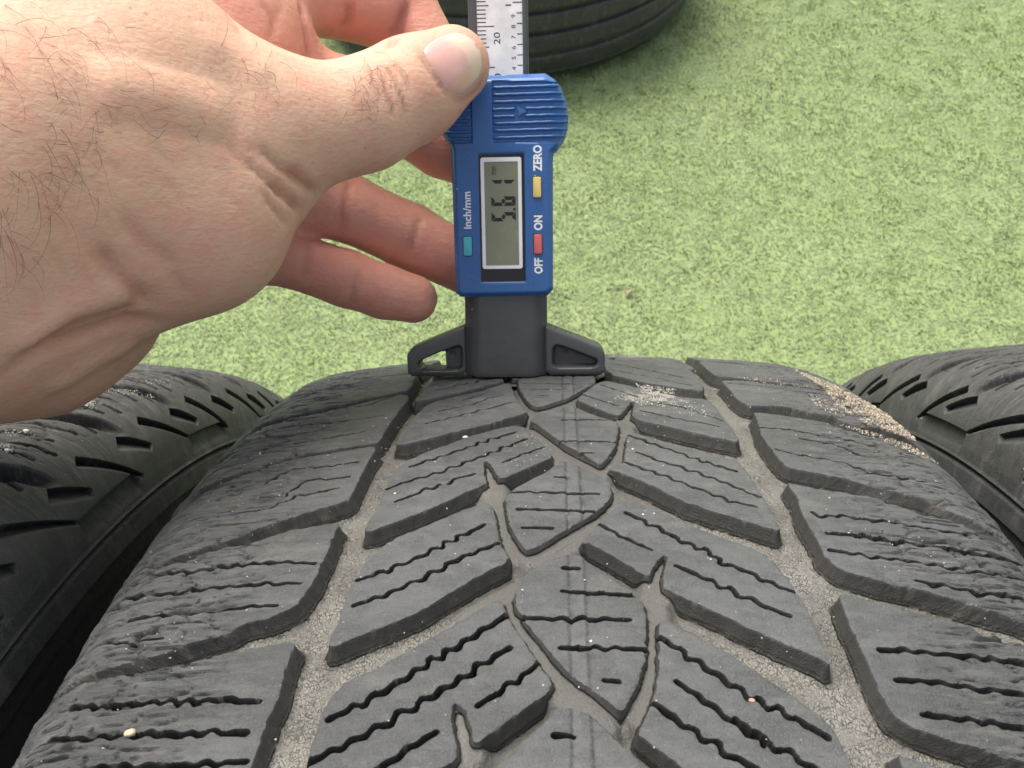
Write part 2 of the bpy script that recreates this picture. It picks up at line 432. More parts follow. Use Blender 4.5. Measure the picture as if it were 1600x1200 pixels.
def tread_block(poly, sipes, h=0.26, seed=0, worn=1.0):
    poly = chaikin(poly)
    RUN = 1.8
    s0, u0 = poly.min(0) - RUN - 0.6; s1, u1 = poly.max(0) + RUN + 0.6
    ss = np.arange(s0, s1 + h, h); uu = np.arange(u0, u1 + h, h)
    S, U = np.meshgrid(ss, uu, indexing='ij')
    d, gx, gy = sd_poly(S, U, poly)
    wob = 0.10 * vnoise(S * 0.9 + seed, U * 0.9) + 0.10 * vnoise(S * 2.4, U * 2.4 + seed) - 0.35 * np.clip(vnoise(S * 1.3 + 5, U * 0.8 + seed, 6.6) - 0.45, 0, 1)
    d = d + wob + 0.12
    m = np.abs(d) < 0.52 * h
    S = np.where(m, S - d * gx, S); U = np.where(m, U - d * gy, U); d = np.where(m, 0, d)
    D = groove_depth(S, U)
    edge = 0.13
    top = -edge * np.exp(-np.maximum(d, 0) / 0.16)
    # uneven wear
    shoulder = smoothstep(38, 55, np.abs(U))
    top = top + 0.10 * vnoise(S * 0.22, U * 0.16, 1.5 + seed % 5) + 0.05 * vnoise(S * 1.1, U * 0.9) + 0.035 * vnoise(S * 2.1 + 3, U * 1.8, 6.1)
    top = top - 0.22 * np.exp(-((np.abs(U - 0.3) - 1.15) / 0.24) ** 2) * (0.9 + 0.9 * vnoise(S * 0.8, U, 1.2))
    ru = U * 0.11 + 0.25 * vnoise(S * 0.3, U * 0.2, 3.1)
    torn = np.abs(vnoise(S * 0.62 + seed * 3, ru, 2.2)); torn2 = np.abs(vnoise(S * 1.35, ru * 1.9 + seed, 4.4))
    gate = smoothstep(-0.25, 0.35, vnoise(S * 0.16 + seed, U * 0.09, 9.3))
    step = vnoise(S * 0.55 + 7, ru * 0.8 + seed, 7.7)
    top = top - worn * shoulder * (1.0 * gate * np.clip(0.13 - torn, 0, 1) / 0.13 + 0.6 * np.clip(0.12 - torn2, 0, 1) / 0.12 + 0.38 * step + 0.14 * vnoise(S * 2.2, U * 0.5, 2.8))
    nick = vnoise(S * 1.2 + seed, U * 0.7, 11.2)
    top = top - 0.5 * np.clip(nick - 0.72, 0, 1)
    cut = np.zeros(S.shape)
    for k, (pts, hw, amp) in enumerate(sipes):
        hw2 = max(hw, 0.29)
        ds, hx, hy = d_line(S, U, pts, amp * 0.85, 2.7 + 0.6 * ((k * 37) % 5) / 5, k * 1.7)
        q = ds - hw2 * (1 + 0.35 * vnoise(S * 0.7, U * 0.7, k + 0.5))
        m2 = (np.abs(q) < 0.5 * h) & (d > 0.3)
        S = np.where(m2, S - q * hx, S); U = np.where(m2, U - q * hy, U); q = np.where(m2, 0, q)
        dep = 3.0
        top = np.where(q < 0, np.minimum(top, -dep * np.clip(-q / 0.13, 0, 1) - 0.12), top)
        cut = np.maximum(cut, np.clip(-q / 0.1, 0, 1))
        top = top - 0.10 * np.exp(-np.maximum(q, 0) / 0.22)
        lip = vnoise(S * 1.6, U * 1.6, 8.1 + k)
        top = top - np.clip(lip, 0, 1) * 0.12 * np.exp(-np.maximum(q, 0) / 0.5)
    t = np.clip(-d / (0.35 + 1.45 * D / GD), 0, 1)
    wall = 1 - (1 - t) ** 2.7
    hgt = np.where(d >= 0, np.maximum(top, -np.maximum(D * 0.92, np.where(np.abs(U) > 44, 1.6, 0))), -edge - (D * 1.03 - edge) * wall)
    hgt = hgt * np.where(d < 0, 1 + 0.02 * vnoise(S, U, 0.7), 1)
    keep = d > -RUN - h * 0.7
    ns, nu = S.shape
    I = np.arange(ns * nu).reshape(ns, nu)
    F = np.stack([I[:-1, :-1], I[1:, :-1], I[1:, 1:], I[:-1, 1:]], -1).reshape(-1, 4)
    F = F[keep.ravel()[F].all(1)]
    dscale = dust_scale(U, D)
    F, (S, U, hgt, dscale, cut) = compact(F, S.ravel(), U.ravel(), hgt.ravel(), dscale.ravel(), (cut * (d > 0)).ravel())
    F = crisp_split(F, hgt)
    me = mesh_np("tread_block", tyre_points(S, U, hgt), F[:, ::-1], True, {"su": np.stack([S, U, hgt * np.where(hgt < -0.5, dscale, 1)], -1), "cut": cut})
    me.set_sharp_from_angle(angle=rad(38))
    return me

def ring_mesh(name, ucuts, hfun, s_list, scale_dust=False):
    S, U = np.meshgrid(s_list, ucuts, indexing='ij')
    H = hfun(S, U)
    ns, nu = S.shape
    I = np.arange(ns * nu).reshape(ns, nu)
    closed = abs((s_list[-1] - s_list[0]) + (s_list[1] - s_list[0]) - 2 * np.pi * TR * 1e3) < 1.0
    nx = np.roll(I, -1, 0) if closed else I[1:]
    cur = I if closed else I[:-1]
    F = np.stack([cur[:, :-1], nx[:, :-1], nx[:, 1:], cur[:, 1:]], -1).reshape(-1, 4)
    return mesh_np(name, tyre_points(S.ravel(), U.ravel(), H.ravel()), F[:, ::-1], True, {"su": np.stack([S.ravel(), U.ravel(), H.ravel() * (dust_scale(U, groove_depth(S, U)).ravel() if scale_dust else 1)], -1)})

CIRC = 2 * np.pi * TR * 1e3
def s_full(n, lo=None, hi=None, nfine=0):
    if lo is None: return np.linspace(0, CIRC, n, endpoint=False)
    a = np.linspace(lo, hi, nfine, endpoint=False); b = np.linspace(hi, lo + CIRC, n, endpoint=False)
    return np.concatenate([a, b])

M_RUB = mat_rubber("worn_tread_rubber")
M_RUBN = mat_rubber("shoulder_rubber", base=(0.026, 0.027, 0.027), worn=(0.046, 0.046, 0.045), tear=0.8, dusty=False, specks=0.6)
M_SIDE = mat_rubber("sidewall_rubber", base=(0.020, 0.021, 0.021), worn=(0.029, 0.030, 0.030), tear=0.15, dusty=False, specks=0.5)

TREAD = {
  'C0': [[[69.0,-10.9],[65.3,-10.0],[61.7,-5.0],[59.8,1.3],[62.1,6.0],[71.7,5.9],[75.8,3.8],[83.6,-0.3],[88.4,-4.8],[89.4,-6.8],[84.4,-8.6],[75.8,-10.4]],[[[[71.2,-10.2],[72.7,5.4]],0.2,0.05],[[[76.8,-7.7],[77.2,-1.4]],0.2,0.05],[[[81.7,-6.8],[81.8,-4.1]],0.2,0]]],
  'C1': [[[96.9,-7.7],[92.9,-5.5],[89.7,-1.8],[89.1,0.7],[93.1,3.2],[96.1,6.2],[98.5,8.9],[101.8,8.8],[106.1,8.1],[109.4,7.8],[113.2,6.6],[116.4,5.2],[116.7,4.6],[113.2,2.5],[109.8,-0.4],[105.3,-3.0],[99.9,-5.7]],[[[[97.1,-1.5],[97.3,6.9]],0.25,0.05],[[[107.4,-2.0],[107.5,3.7],[107.8,7.9]],0.3,0.25],[[[112.5,1.5],[112.5,3.8]],0.25,0]]],
  'C2': [[[116.7,-2.4],[115.7,-1.6],[116.7,0.2],[120.0,3.2],[122.2,5.5],[124.9,6.1],[127.8,5.8],[130.5,4.5],[132.1,3.3],[135.1,0.3],[138.4,-3.0],[142.0,-6.8],[139.7,-8.2],[136.4,-9.4],[133.5,-10.1],[130.9,-10.4],[128.2,-10.8],[125.9,-10.0],[123.0,-7.5],[120.0,-4.5]],[[[[126.2,-10.3],[126.3,-6.6],[126.5,-2.4],[126.9,4.1]],0.36,0.3],[[[131.2,-8.8],[131.6,-3.0],[132.0,3.1]],0.36,0.2],[[[136.2,-7.8],[136.5,-3.3]],0.36,0],[[[121.3,-3.0],[121.3,-1.1]],0.3,0]]],
  'C3': [[[145.0,-5.0],[143.5,-2.4],[142.8,-0.7],[143.2,0.5],[145.9,2.7],[148.9,5.4],[150.9,7.5],[152.9,8.8],[155.5,8.8],[160.8,8.4],[163.5,7.9],[166.9,6.7],[169.0,5.7],[170.6,4.9],[169.1,3.2],[167.0,0.9],[165.7,-0.6],[163.6,-2.3],[160.3,-4.3],[157.1,-6.5],[153.8,-8.1],[151.0,-8.3],[148.1,-7.5]],[[[[145.9,-1.7],[146.0,0.4]],0.4,0],[[[150.8,-1.9],[151.1,1.4],[151.5,7.6]],0.42,0.25],[[[155.9,-7.6],[156.1,-2.5],[156.1,6.8]],0.44,0.3],[[[161.1,-2.3],[161.1,0.3],[161.2,8.3]],0.44,0.3],[[[166.2,2.9],[166.4,4.8]],0.4,0]]],
  'C4': [[[170.4,-2.6],[170.6,-0.7],[171.1,0.7],[173.0,2.5],[175.1,4.3],[176.8,5.7],[178.4,6.5],[180.5,6.8],[183.2,5.9],[185.0,4.1],[184.6,1.1],[182.5,-4.2],[181.4,-9.7],[179.7,-11.6],[177.8,-9.2],[175.5,-7.0],[173.1,-4.7]],[[[[174.0,-3.1],[174.1,-0.9]],0.44,0],[[[179.2,-5.3],[179.4,2.2]],0.44,0.2]]],
  'L1': [[[103.3,-32.1],[95.3,-31.1],[88.0,-29.8],[83.2,-28.0],[79.7,-22.4],[77.1,-19.0],[70.6,-12.9],[76.9,-12.0],[82.8,-11.2],[90.8,-9.0],[92.9,-8.5],[97.6,-14.2],[100.9,-20.3],[104.6,-26.2],[106.6,-31.0],[106.1,-32.0]],[[[[89.8,-26.0],[86.5,-19.7],[83.3,-17.1],[80.7,-13.4]],0.28,0.25],[[[96.7,-27.9],[95.0,-24.2],[91.8,-19.5],[89.2,-15.3],[86.3,-11.8]],0.3,0.3],[[[83.2,-22.0],[78.9,-17.5]],0.22,0.1],[[[73.6,-26.7],[70.8,-18.4]],0.2,0.1]]],
  'L2': [[[115.8,-29.5],[112.7,-28.2],[105.7,-19.9],[101.5,-13.9],[99.7,-10.2],[101.0,-8.6],[104.4,-7.5],[109.0,-5.0],[113.2,-3.5],[114.5,-3.8],[117.5,-7.2],[121.8,-12.0],[119.1,-12.9],[115.3,-14.3],[114.6,-15.3],[117.1,-15.3],[120.8,-14.8],[123.1,-14.2],[126.1,-18.0],[130.3,-22.9],[133.7,-27.8],[136.1,-31.9],[134.2,-32.2],[131.0,-31.5],[123.9,-31.1],[118.7,-30.8]],[[[[116.0,-28.0],[114.3,-25.9],[112.5,-22.8],[109.5,-18.9],[106.2,-14.9],[103.0,-10.1]],0.36,0.5],[[[123.6,-30.8],[121.2,-27.5],[118.7,-22.7],[115.9,-18.9],[111.7,-13.9],[106.3,-8.1]],0.36,0.5],[[[127.7,-28.8],[126.5,-26.7],[124.8,-24.8],[123.2,-21.6],[121.3,-19.5],[119.8,-16.5]],0.34,0.45],[[[115.8,-11.9],[113.6,-9.4],[110.0,-5.0]],0.3,0.3]]],
  'L3': [[[144.1,-9.6],[146.5,-12.7],[150.0,-16.7],[154.6,-21.8],[156.7,-25.6],[158.7,-29.3],[160.3,-32.2],[159.2,-32.6],[156.0,-32.0],[150.5,-31.8],[146.6,-31.3],[143.1,-30.2],[139.8,-28.4],[138.2,-27.1],[135.3,-22.8],[131.2,-17.5],[129.1,-13.9],[129.9,-13.2],[132.8,-12.3],[136.4,-11.9],[139.9,-11.1],[140.2,-11.2]],[[[[147.5,-31.0],[145.4,-26.8],[142.9,-22.7],[139.7,-18.9],[135.6,-14.0],[135.3,-13.8]],0.42,0.55],[[[152.8,-30.6],[151.0,-26.5],[148.5,-22.9],[146.1,-19.7],[143.6,-17.0],[141.4,-13.3],[140.0,-11.4]],0.44,0.5]]],
  'L4': [[[152.4,-10.5],[153.7,-12.2],[158.1,-17.3],[161.7,-22.1],[164.3,-25.6],[165.7,-28.2],[166.9,-29.5],[168.7,-30.4],[170.8,-31.0],[174.1,-31.2],[177.0,-31.3],[179.5,-31.2],[183.3,-30.5],[181.6,-23.9],[179.2,-18.6],[178.3,-16.4],[177.0,-14.2],[175.2,-14.6],[171.7,-15.4],[169.8,-15.5],[169.4,-14.9],[170.3,-13.8],[173.1,-12.5],[175.1,-12.3],[173.1,-9.8],[170.0,-6.4],[168.0,-4.0],[166.8,-3.5],[163.6,-5.2],[161.0,-6.6],[157.9,-8.5],[154.9,-9.7]],[[[[171.6,-30.0],[169.4,-26.5],[166.7,-22.7],[163.2,-18.6],[160.7,-15.4],[157.8,-12.0],[155.6,-9.6]],0.5,0.5],[[[177.4,-31.4],[175.4,-27.8],[172.5,-23.3],[169.2,-18.8],[166.0,-14.5],[162.6,-10.9],[161.1,-8.8]],0.52,0.55],[[[179.2,-24.3],[177.4,-21.8],[175.2,-19.1],[173.6,-16.9]],0.5,0.4],[[[170.0,-12.2],[167.7,-9.4],[165.9,-7.2],[163.6,-5.1]],0.46,0.4]]],
  'R0': [[[61.9,9.3],[70.8,17.2],[74.4,24.7],[75.4,29.3],[50.400000000000006,29.3],[49.400000000000006,24.7],[45.8,17.2],[36.9,9.3]],[[[[47.1,10.6],[56.1,18.7],[63.6,26.2]],0.25,0.1],[[[57.2,10.0],[64.2,17.9],[71.8,27.1]],0.22,0.1]]],
  'R1': [[[84.9,1.6],[79.5,3.6],[72.5,6.3],[69.8,8.2],[73.8,12.9],[78.6,18.3],[82.1,23.6],[82.6,28.5],[88.7,29.3],[95.1,29.8],[100.8,30.3],[105.9,30.5],[104.7,27.2],[101.4,21.0],[98.6,16.2],[95.9,12.1],[90.6,12.7],[86.4,13.4],[85.8,12.5],[89.5,11.3],[94.0,9.9],[94.5,9.2],[91.4,6.1],[87.4,3.4]],[[[[73.6,7.2],[80.3,12.4],[86.4,17.5],[89.0,22.7],[95.4,29.2]],0.28,0.25],[[[81.2,2.8],[86.1,6.8],[89.0,9.9]],0.24,0.1],[[[91.6,14.0],[96.1,21.7],[98.9,28.2]],0.26,0.2]]],
  'R2': [[[103.5,10.8],[105.1,13.8],[109.5,19.9],[112.7,25.8],[113.8,28.5],[117.8,29.3],[122.8,30.1],[126.3,30.3],[130.6,30.8],[135.8,31.0],[134.1,27.8],[131.5,22.6],[128.4,17.4],[122.9,12.1],[119.3,7.8],[118.7,6.3],[117.3,7.6],[115.9,9.0],[112.3,9.6],[107.7,10.1]],[[[[104.8,10.6],[109.4,16.0],[112.8,20.1],[115.4,23.5],[118.0,27.7]],0.34,0.4],[[[111.9,11.5],[115.3,15.3],[117.5,18.8],[120.7,23.0],[123.2,26.1],[126.4,29.8]],0.34,0.4],[[[115.9,9.0],[119.7,14.2],[122.9,18.1],[125.9,22.1],[127.9,24.7],[129.4,28.7]],0.36,0.4]]],
  'R3': [[[128.3,8.4],[130.6,11.4],[134.7,16.6],[138.2,21.5],[140.6,25.9],[142.1,27.3],[143.9,28.4],[146.5,29.2],[149.4,30.0],[152.5,30.6],[157.3,31.0],[160.4,31.2],[162.4,31.1],[161.9,30.8],[160.6,28.6],[158.7,25.2],[156.5,21.7],[154.7,19.4],[153.1,16.9],[151.9,14.8],[150.0,12.1],[147.4,12.2],[143.4,13.3],[142.7,13.1],[142.7,12.5],[144.8,11.1],[147.5,10.1],[147.1,9.7],[145.0,7.4],[142.0,4.4],[139.9,1.8],[140.2,1.0],[138.9,1.9],[135.1,3.7],[132.0,5.5],[129.4,7.4]],[[[[132.2,8.1],[136.1,12.5],[139.4,15.9],[142.2,19.8],[144.2,20.6],[145.3,23.5],[148.1,26.9],[149.8,30.0]],0.44,0.5],[[[135.3,3.8],[139.2,7.8],[141.6,11.1]],0.38,0.4],[[[145.1,14.2],[147.7,18.1],[150.7,22.0],[153.1,25.4],[154.5,28.0]],0.44,0.5]]],
  'R4': [[[156.0,10.9],[156.9,12.8],[158.9,15.1],[161.5,18.6],[164.5,21.8],[166.6,23.8],[166.3,23.8],[168.0,25.6],[169.9,27.6],[172.0,28.9],[174.6,29.4],[177.6,29.7],[181.9,28.8],[181.8,25.7],[182.0,16.3],[180.2,14.0],[178.6,12.0],[177.0,10.4],[175.2,8.4],[174.0,6.9],[173.7,6.7],[171.8,7.5],[169.5,8.6],[166.9,9.4],[164.1,10.0],[159.4,10.4]],[[[[159.2,10.5],[162.3,13.9],[165.8,17.6],[168.8,21.0],[169.9,23.5],[172.1,26.5],[173.3,28.1]],0.5,0.5],[[[166.2,11.7],[169.3,15.1],[171.9,17.8],[174.3,20.8],[171.5,17.8],[174.2,20.8],[176.3,24.4],[178.7,27.4]],0.5,0.5],[[[169.5,8.7],[172.4,11.9],[174.2,14.2],[176.6,17.2],[178.3,20.0]],0.5,0.5]]],
  'SL0': [[[58,-92],[56,-60],[53,-47],[53,-37],[54,-36],[72,-35],[74,-38],[79,-48],[84,-58],[88,-92]]],
  'SL1': [[[98.0,-92.0],[85.7,-57.1],[82.1,-47.2],[77.0,-38.7],[75.6,-36.0],[77.9,-34.2],[81.1,-34.2],[84.7,-34.5],[95.8,-35.4],[104.2,-35.8],[104.9,-36.3],[106.2,-43.4],[107.7,-50.9],[112.1,-59.9],[123.4,-92.0]],[[[[91.8,-52.6],[91.6,-45.0],[90.5,-37.3]],0.25,0.3],[[[101.2,-52.7],[100.8,-46.2],[98.5,-39.5]],0.2,0.3],[[[82.1,-50.8],[82.4,-42.8],[76.3,-37.4]],0.2,0.3]]],
  'SL2': [[[127.1,-92.0],[116.8,-62.7],[108.7,-50.7],[107.8,-43.0],[106.5,-36.3],[108.1,-35.7],[112.2,-36.2],[117.4,-36.4],[124.3,-36.7],[126.4,-36.8],[130.1,-44.9],[134.4,-52.6],[138.6,-62.1],[149.0,-92.0]],[[[[118.0,-53.4],[114.6,-50.9],[113.4,-49.4],[113.6,-43.8],[112.6,-37.9]],0.3,0.35],[[[123.5,-52.4],[123.6,-48.4],[118.3,-45.7],[118.7,-41.4],[118.3,-38.2]],0.3,0.3],[[[128.0,-56.3],[127.3,-49.9],[123.5,-45.8],[123.3,-43.5],[122.2,-39.4]],0.26,0.3]]],
  'SL3': [[[149.7,-92.0],[140.0,-61.5],[137.3,-51.6],[134.3,-43.7],[133.3,-38.6],[133.1,-36.9],[136.4,-37.1],[143.0,-37.3],[148.3,-37.8],[152.4,-39.1],[154.4,-42.9],[154.9,-45.6],[156.3,-47.0],[159.1,-54.1],[161.2,-61.4],[161.4,-67.1],[165.7,-92.0]],[[[[141.9,-64.8],[142.9,-57.3],[142.3,-51.5],[142.1,-47.7],[142.2,-44.1],[143.2,-38.3]],0.34,0.35],[[[145.9,-67.6],[147.5,-60.0],[147.2,-56.6],[146.9,-50.6],[146.9,-44.8],[147.5,-39.5]],0.34,0.35],[[[152.2,-63.9],[152.2,-60.1],[152.1,-56.8],[152.2,-52.5],[151.9,-48.9],[151.7,-44.8],[151.9,-41.7]],0.36,0.35],[[[155.5,-66.2],[157.0,-61.9],[156.7,-56.6]],0.25,0.2]]],
  'SL4': [[[164.8,-92.0],[162.9,-66.8],[163.4,-59.1],[161.7,-50.4],[160.0,-43.1],[159.2,-38.2],[159.1,-37.7],[159.6,-37.2],[161.7,-37.5],[168.1,-37.2],[171.1,-37.7],[175.5,-37.9],[177.8,-38.0],[181.0,-37.7],[180.8,-39.3],[181.3,-55.0],[181.2,-62.2],[181.7,-92.0]],[[[[166.9,-65.4],[167.7,-61.1],[167.7,-55.9],[167.6,-52.1],[168.1,-47.4],[167.9,-45.0],[168.6,-39.5]],0.5,0.35],[[[171.2,-67.0],[172.4,-61.5],[172.3,-56.5],[172.8,-47.0],[172.7,-44.5],[173.1,-39.8]],0.5,0.35],[[[176.8,-61.9],[177.0,-52.1],[177.1,-44.8],[176.9,-38.6]],0.45,0.35]]],
  'SR0': [[[40,92],[38,60],[35,45],[34,37],[36,34],[58,34],[60,36],[61,44],[64,58],[66,92]],[[[[26.7,36.3],[30.7,45.2],[37.9,50.7]],0.2,0.2]]],
  'SR1': [[[70,92],[68,60],[65.5,48],[63.5,39],[65,34.5],[72,35],[80,35],[84,36],[85,37],[84,44],[87,49],[88,52],[92,56],[97,92]],[[[[66.9,36.0],[67.9,43.9],[72.1,50.9],[76.2,56.1]],0.26,0.3],[[[55.5,40.8],[55.2,49.0],[59.7,55.5]],0.22,0.3]]],
  'SR2': [[[110.0,92.0],[97.0,54.8],[93.7,50.9],[90.7,44.2],[89.6,36.8],[91.3,36.5],[92.4,36.6],[102.7,35.4],[109.2,36.0],[113.5,36.6],[115.5,37.3],[117.6,45.2],[119.8,50.7],[121.8,56.1],[125.4,60.7],[128.0,66.1],[137.1,92.0]],[[[[98.0,36.1],[98.1,40.6],[99.4,45.4],[100.5,50.3],[102.9,56.3]],0.3,0.35],[[[108.3,36.5],[109.8,39.1],[111.2,45.8],[114.4,51.2],[115.0,57.2],[116.1,59.2],[116.0,62.4]],0.3,0.4],[[[102.3,42.3],[103.7,48.0],[109.0,53.0]],0.25,0.3]]],
  'SR3': [[[141.4,92.0],[132.1,65.3],[129.8,61.9],[126.7,54.3],[123.8,47.0],[122.7,40.7],[121.1,35.7],[121.8,35.8],[125.0,36.2],[130.6,35.7],[134.1,35.9],[136.9,36.3],[141.3,36.3],[143.3,37.2],[144.7,38.8],[146.4,43.4],[146.9,46.6],[148.4,51.1],[150.6,55.8],[152.4,60.0],[163.5,92.0]],[[[[129.9,37.3],[131.2,38.1],[130.3,41.5],[131.0,44.7],[131.0,50.0],[131.6,52.4],[131.6,55.2],[132.2,56.7],[132.4,60.0],[132.3,62.5],[132.0,65.7]],0.4,0.4],[[[135.5,38.3],[135.7,42.7],[136.1,46.7],[136.1,48.2],[136.6,51.3],[136.3,53.8],[136.9,55.9],[137.7,60.8]],0.4,0.4],[[[135.4,38.2],[135.4,44.0],[136.1,48.3],[136.8,55.7],[137.6,61.5],[135.8,69.0]],0.4,0.4],[[[139.7,37.3],[140.9,43.7],[141.1,49.5],[141.9,53.7],[142.4,59.3],[142.2,65.1]],0.42,0.4],[[[145.4,48.0],[146.2,52.0],[146.7,56.1],[146.8,62.7]],0.4,0.4]]],
  'SR4': [[[168.1,92.0],[156.7,58.0],[155.4,53.8],[152.9,46.7],[151.0,40.5],[149.6,36.5],[150.1,35.8],[152.1,35.8],[156.6,35.9],[159.3,36.1],[163.3,36.2],[167.0,36.3],[169.5,36.9],[171.1,38.3],[172.5,42.1],[173.7,46.2],[174.7,50.0],[186.6,92.0]],[[[[159.7,38.3],[159.3,41.8],[159.5,45.6],[159.6,49.4],[160.0,53.2],[160.3,56.4]],0.5,0.3],[[[164.5,38.8],[164.3,42.6],[164.5,46.3],[164.9,49.8],[165.0,54.2]],0.5,0.3],[[[169.4,40.3],[169.5,43.2],[169.7,46.6],[169.9,52.1]],0.45,0.3]]]
}
NARROW = [[[74.9,-11.1],[88.2,-8.5],[91.1,-7.1]],[[91.2,-6.4],[84.6,-0.3],[73.7,5.8]],[[100.7,-8.5],[110.9,-3.0],[115.7,0.8],[118.1,3.2]],[[85.8,13.0],[97.0,10.4],[103.5,9.5],[110.9,8.6],[117.4,6.1]],[[114.6,-15.2],[123.1,-13.1],[129.0,-12.2],[128.1,-11.5],[135.0,-10.5],[141.7,-8.1]],[[126.6,7.2],[130.5,5.6],[135.1,2.6],[138.9,-0.8],[142.6,-5.0]],[[153.8,-9.4],[159.6,-6.7],[166.2,-3.1],[168.5,-0.6],[171.9,2.1]],[[142.9,13.2],[149.6,11.0],[153.6,10.1],[159.4,9.4],[166.0,8.5],[169.8,7.2]],[[169.4,-15.3],[173.1,-14.0],[175.7,-13.3]]]

def mirrored_uc(a): return np.concatenate([-a[::-1][:-1], a])
UC = np.concatenate([np.linspace(0, 76, 96), np.linspace(78, UMAX, 34)])

def build_main_tyre():
    t = empty("tyre", (0, 0, 0))
    tag(t, "worn winter tyre in the middle, its chevron tread under the blue depth gauge", "tyre", "tyres standing in a row")
    def floor_h(S, U):
        f = -groove_depth(S, U) + 0.10 * vnoise(S * 0.15, U * 0.15) + 0.05 * vnoise(S * 0.8, U * 0.8)
        side = smoothstep(74, 80, np.abs(U))
        ring = -0.8 * np.exp(-((np.abs(U) - 89) / 0.9) ** 2) - 1.4 * smoothstep(94.2, 94.8, np.abs(U))
        return np.where(np.abs(U) > 74, -0.265 * (1 - side) + ring * side, f)
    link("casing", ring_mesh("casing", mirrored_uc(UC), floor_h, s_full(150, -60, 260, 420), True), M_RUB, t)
    done = {}
    for i, (k, v) in enumerate(TREAD.items()):
        poly = np.array(v[0]); sp = v[1] if len(v) > 1 else []
        me = tread_block(poly, sp, seed=i * 5)
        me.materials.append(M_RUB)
        done[k] = me
        o = link("tread_block", me, None, t)
    # the pattern repeats every two pitches: the blocks just out of view are turned copies
    c = Matrix.Translation((0, 0, TR))
    def turned(k, ds):
        o = link("tread_block", done[k], None, t)
        o.matrix_local = c @ Matrix.Rotation(ds / (TR * 1e3), 4, 'X') @ c.inverted()
    for k in ('L3', 'L4', 'R3', 'R4', 'C3', 'SL3', 'SL4', 'SR3', 'SR4'): turned(k, 54)
    turned('L2', -54); turned('L1', -54); turned('C1', -54); turned('R1', -54); turned('SL1', -54); turned('SL2', -81); turned('SR1', -54)
    # moulded centre rib that crosses the middle of the tread
    # dusty bead line
    return t

def strip_h(S, U, notches, side, slit_off, corner0):
    """surface of a neighbouring tyre's shoulder; U is |across|"""
    Q = 29.4
    H = 0.05 * vnoise(S * 0.2, U * 0.2, 3.3)
    torn = np.abs(vnoise(S * 0.7 + 9, U * 0.12, 2.2))
    inner = 1 - smoothstep(60, 74, U)
    ru = U * 0.12 + 0.25 * vnoise(S * 0.3, U * 0.2, 3.1)
    t2 = np.abs(vnoise(S * 0.62 + 4, ru, 5.2)); t3 = vnoise(S * 0.5 + 7, ru * 0.8, 7.7)
    H -= inner * (0.6 * np.clip(0.14 - torn, 0, 1) / 0.14 + 0.45 * np.clip(0.12 - t2, 0, 1) / 0.12 + 0.3 * t3)
    for k, n0 in enumerate(notches):
        # lateral groove running in from the shoulder
        cs = n0 + 3.0 + 11.5 * np.clip((74 - U) / 24, 0, 2.2) ** 0.9
        w = 2.9 - 0.8 * smoothstep(68, 75, U)
        dep = 5.2 * (1 - smoothstep(66, 75.5, U)) + 0.0
        H -= dep * (1 - smoothstep(w - 1.5, w + 0.25, np.abs(S - cs)))
        # wedge-shaped recesses: steep on the upper edge, ramping out on the lower
        def wedge(ax, ay, bx, by, w0, w1, dep):
            ex, ey = bx - ax, by - ay; l = math.hypot(ex, ey); ex /= l; ey /= l
            tt = (S - ax) * ex + (U - ay) * ey; nn = (S - ax) * ey - (U - ay) * ex
            f = np.clip(tt / l, 0, 1); w = w0 + (w1 - w0) * f
            endc = smoothstep(-0.1, 0.1, tt + 0.35 * nn) * (1 - smoothstep(l - 0.1, l + 0.15, tt))
            return dep * endc * (1 - 0.35 * f) * smoothstep(-0.05, 0.10, nn) * np.clip(1 - nn / w, 0, 1)
        H -= wedge(n0 + 5.2, 73.2, n0 - 5.0, 79.0, 4.2, 2.2, 2.6)
        so = n0 + slit_off
        corner = (k % 2) == corner0
        e = 82.2 if corner else 84.0
        H -= wedge(so + 17.5, 72.0, so, e, 2.9, 0.9, 2.6)
        # three sipes on each lug
        for q, off in enumerate((9.5, 14.3, 20.0, 24.6, 29.0)):
            c2 = n0 + off + 0.14 * (72 - U) + 0.3 * vnoise(U * 0.4, U * 0 + k * 3 + q)
            H -= np.where((U < 70.5 - (q * 7 % 5)) & (U > 50), 2.2 * (1 - smoothstep(0.24, 0.62, np.abs(S - c2))), 0)
        if corner:
            lo, hi = so - 27, so
            inr = smoothstep(lo - 0.4, lo + 0.6, S) * (1 - smoothstep(hi - 0.6, hi + 0.2, S))
            H -= 1.5 * inr * smoothstep(82.1, 82.45, U) * (1 - smoothstep(83.0, 88.0, U))
    H -= 0.9 * np.exp(-((U - 89.3) / 0.5) ** 2) + 1.0 * smoothstep(94.3, 94.7, U)
    H += 0.5 * smoothstep(88.0, 88.8, U) * (1 - smoothstep(88.9, 89.3, U))
    return H

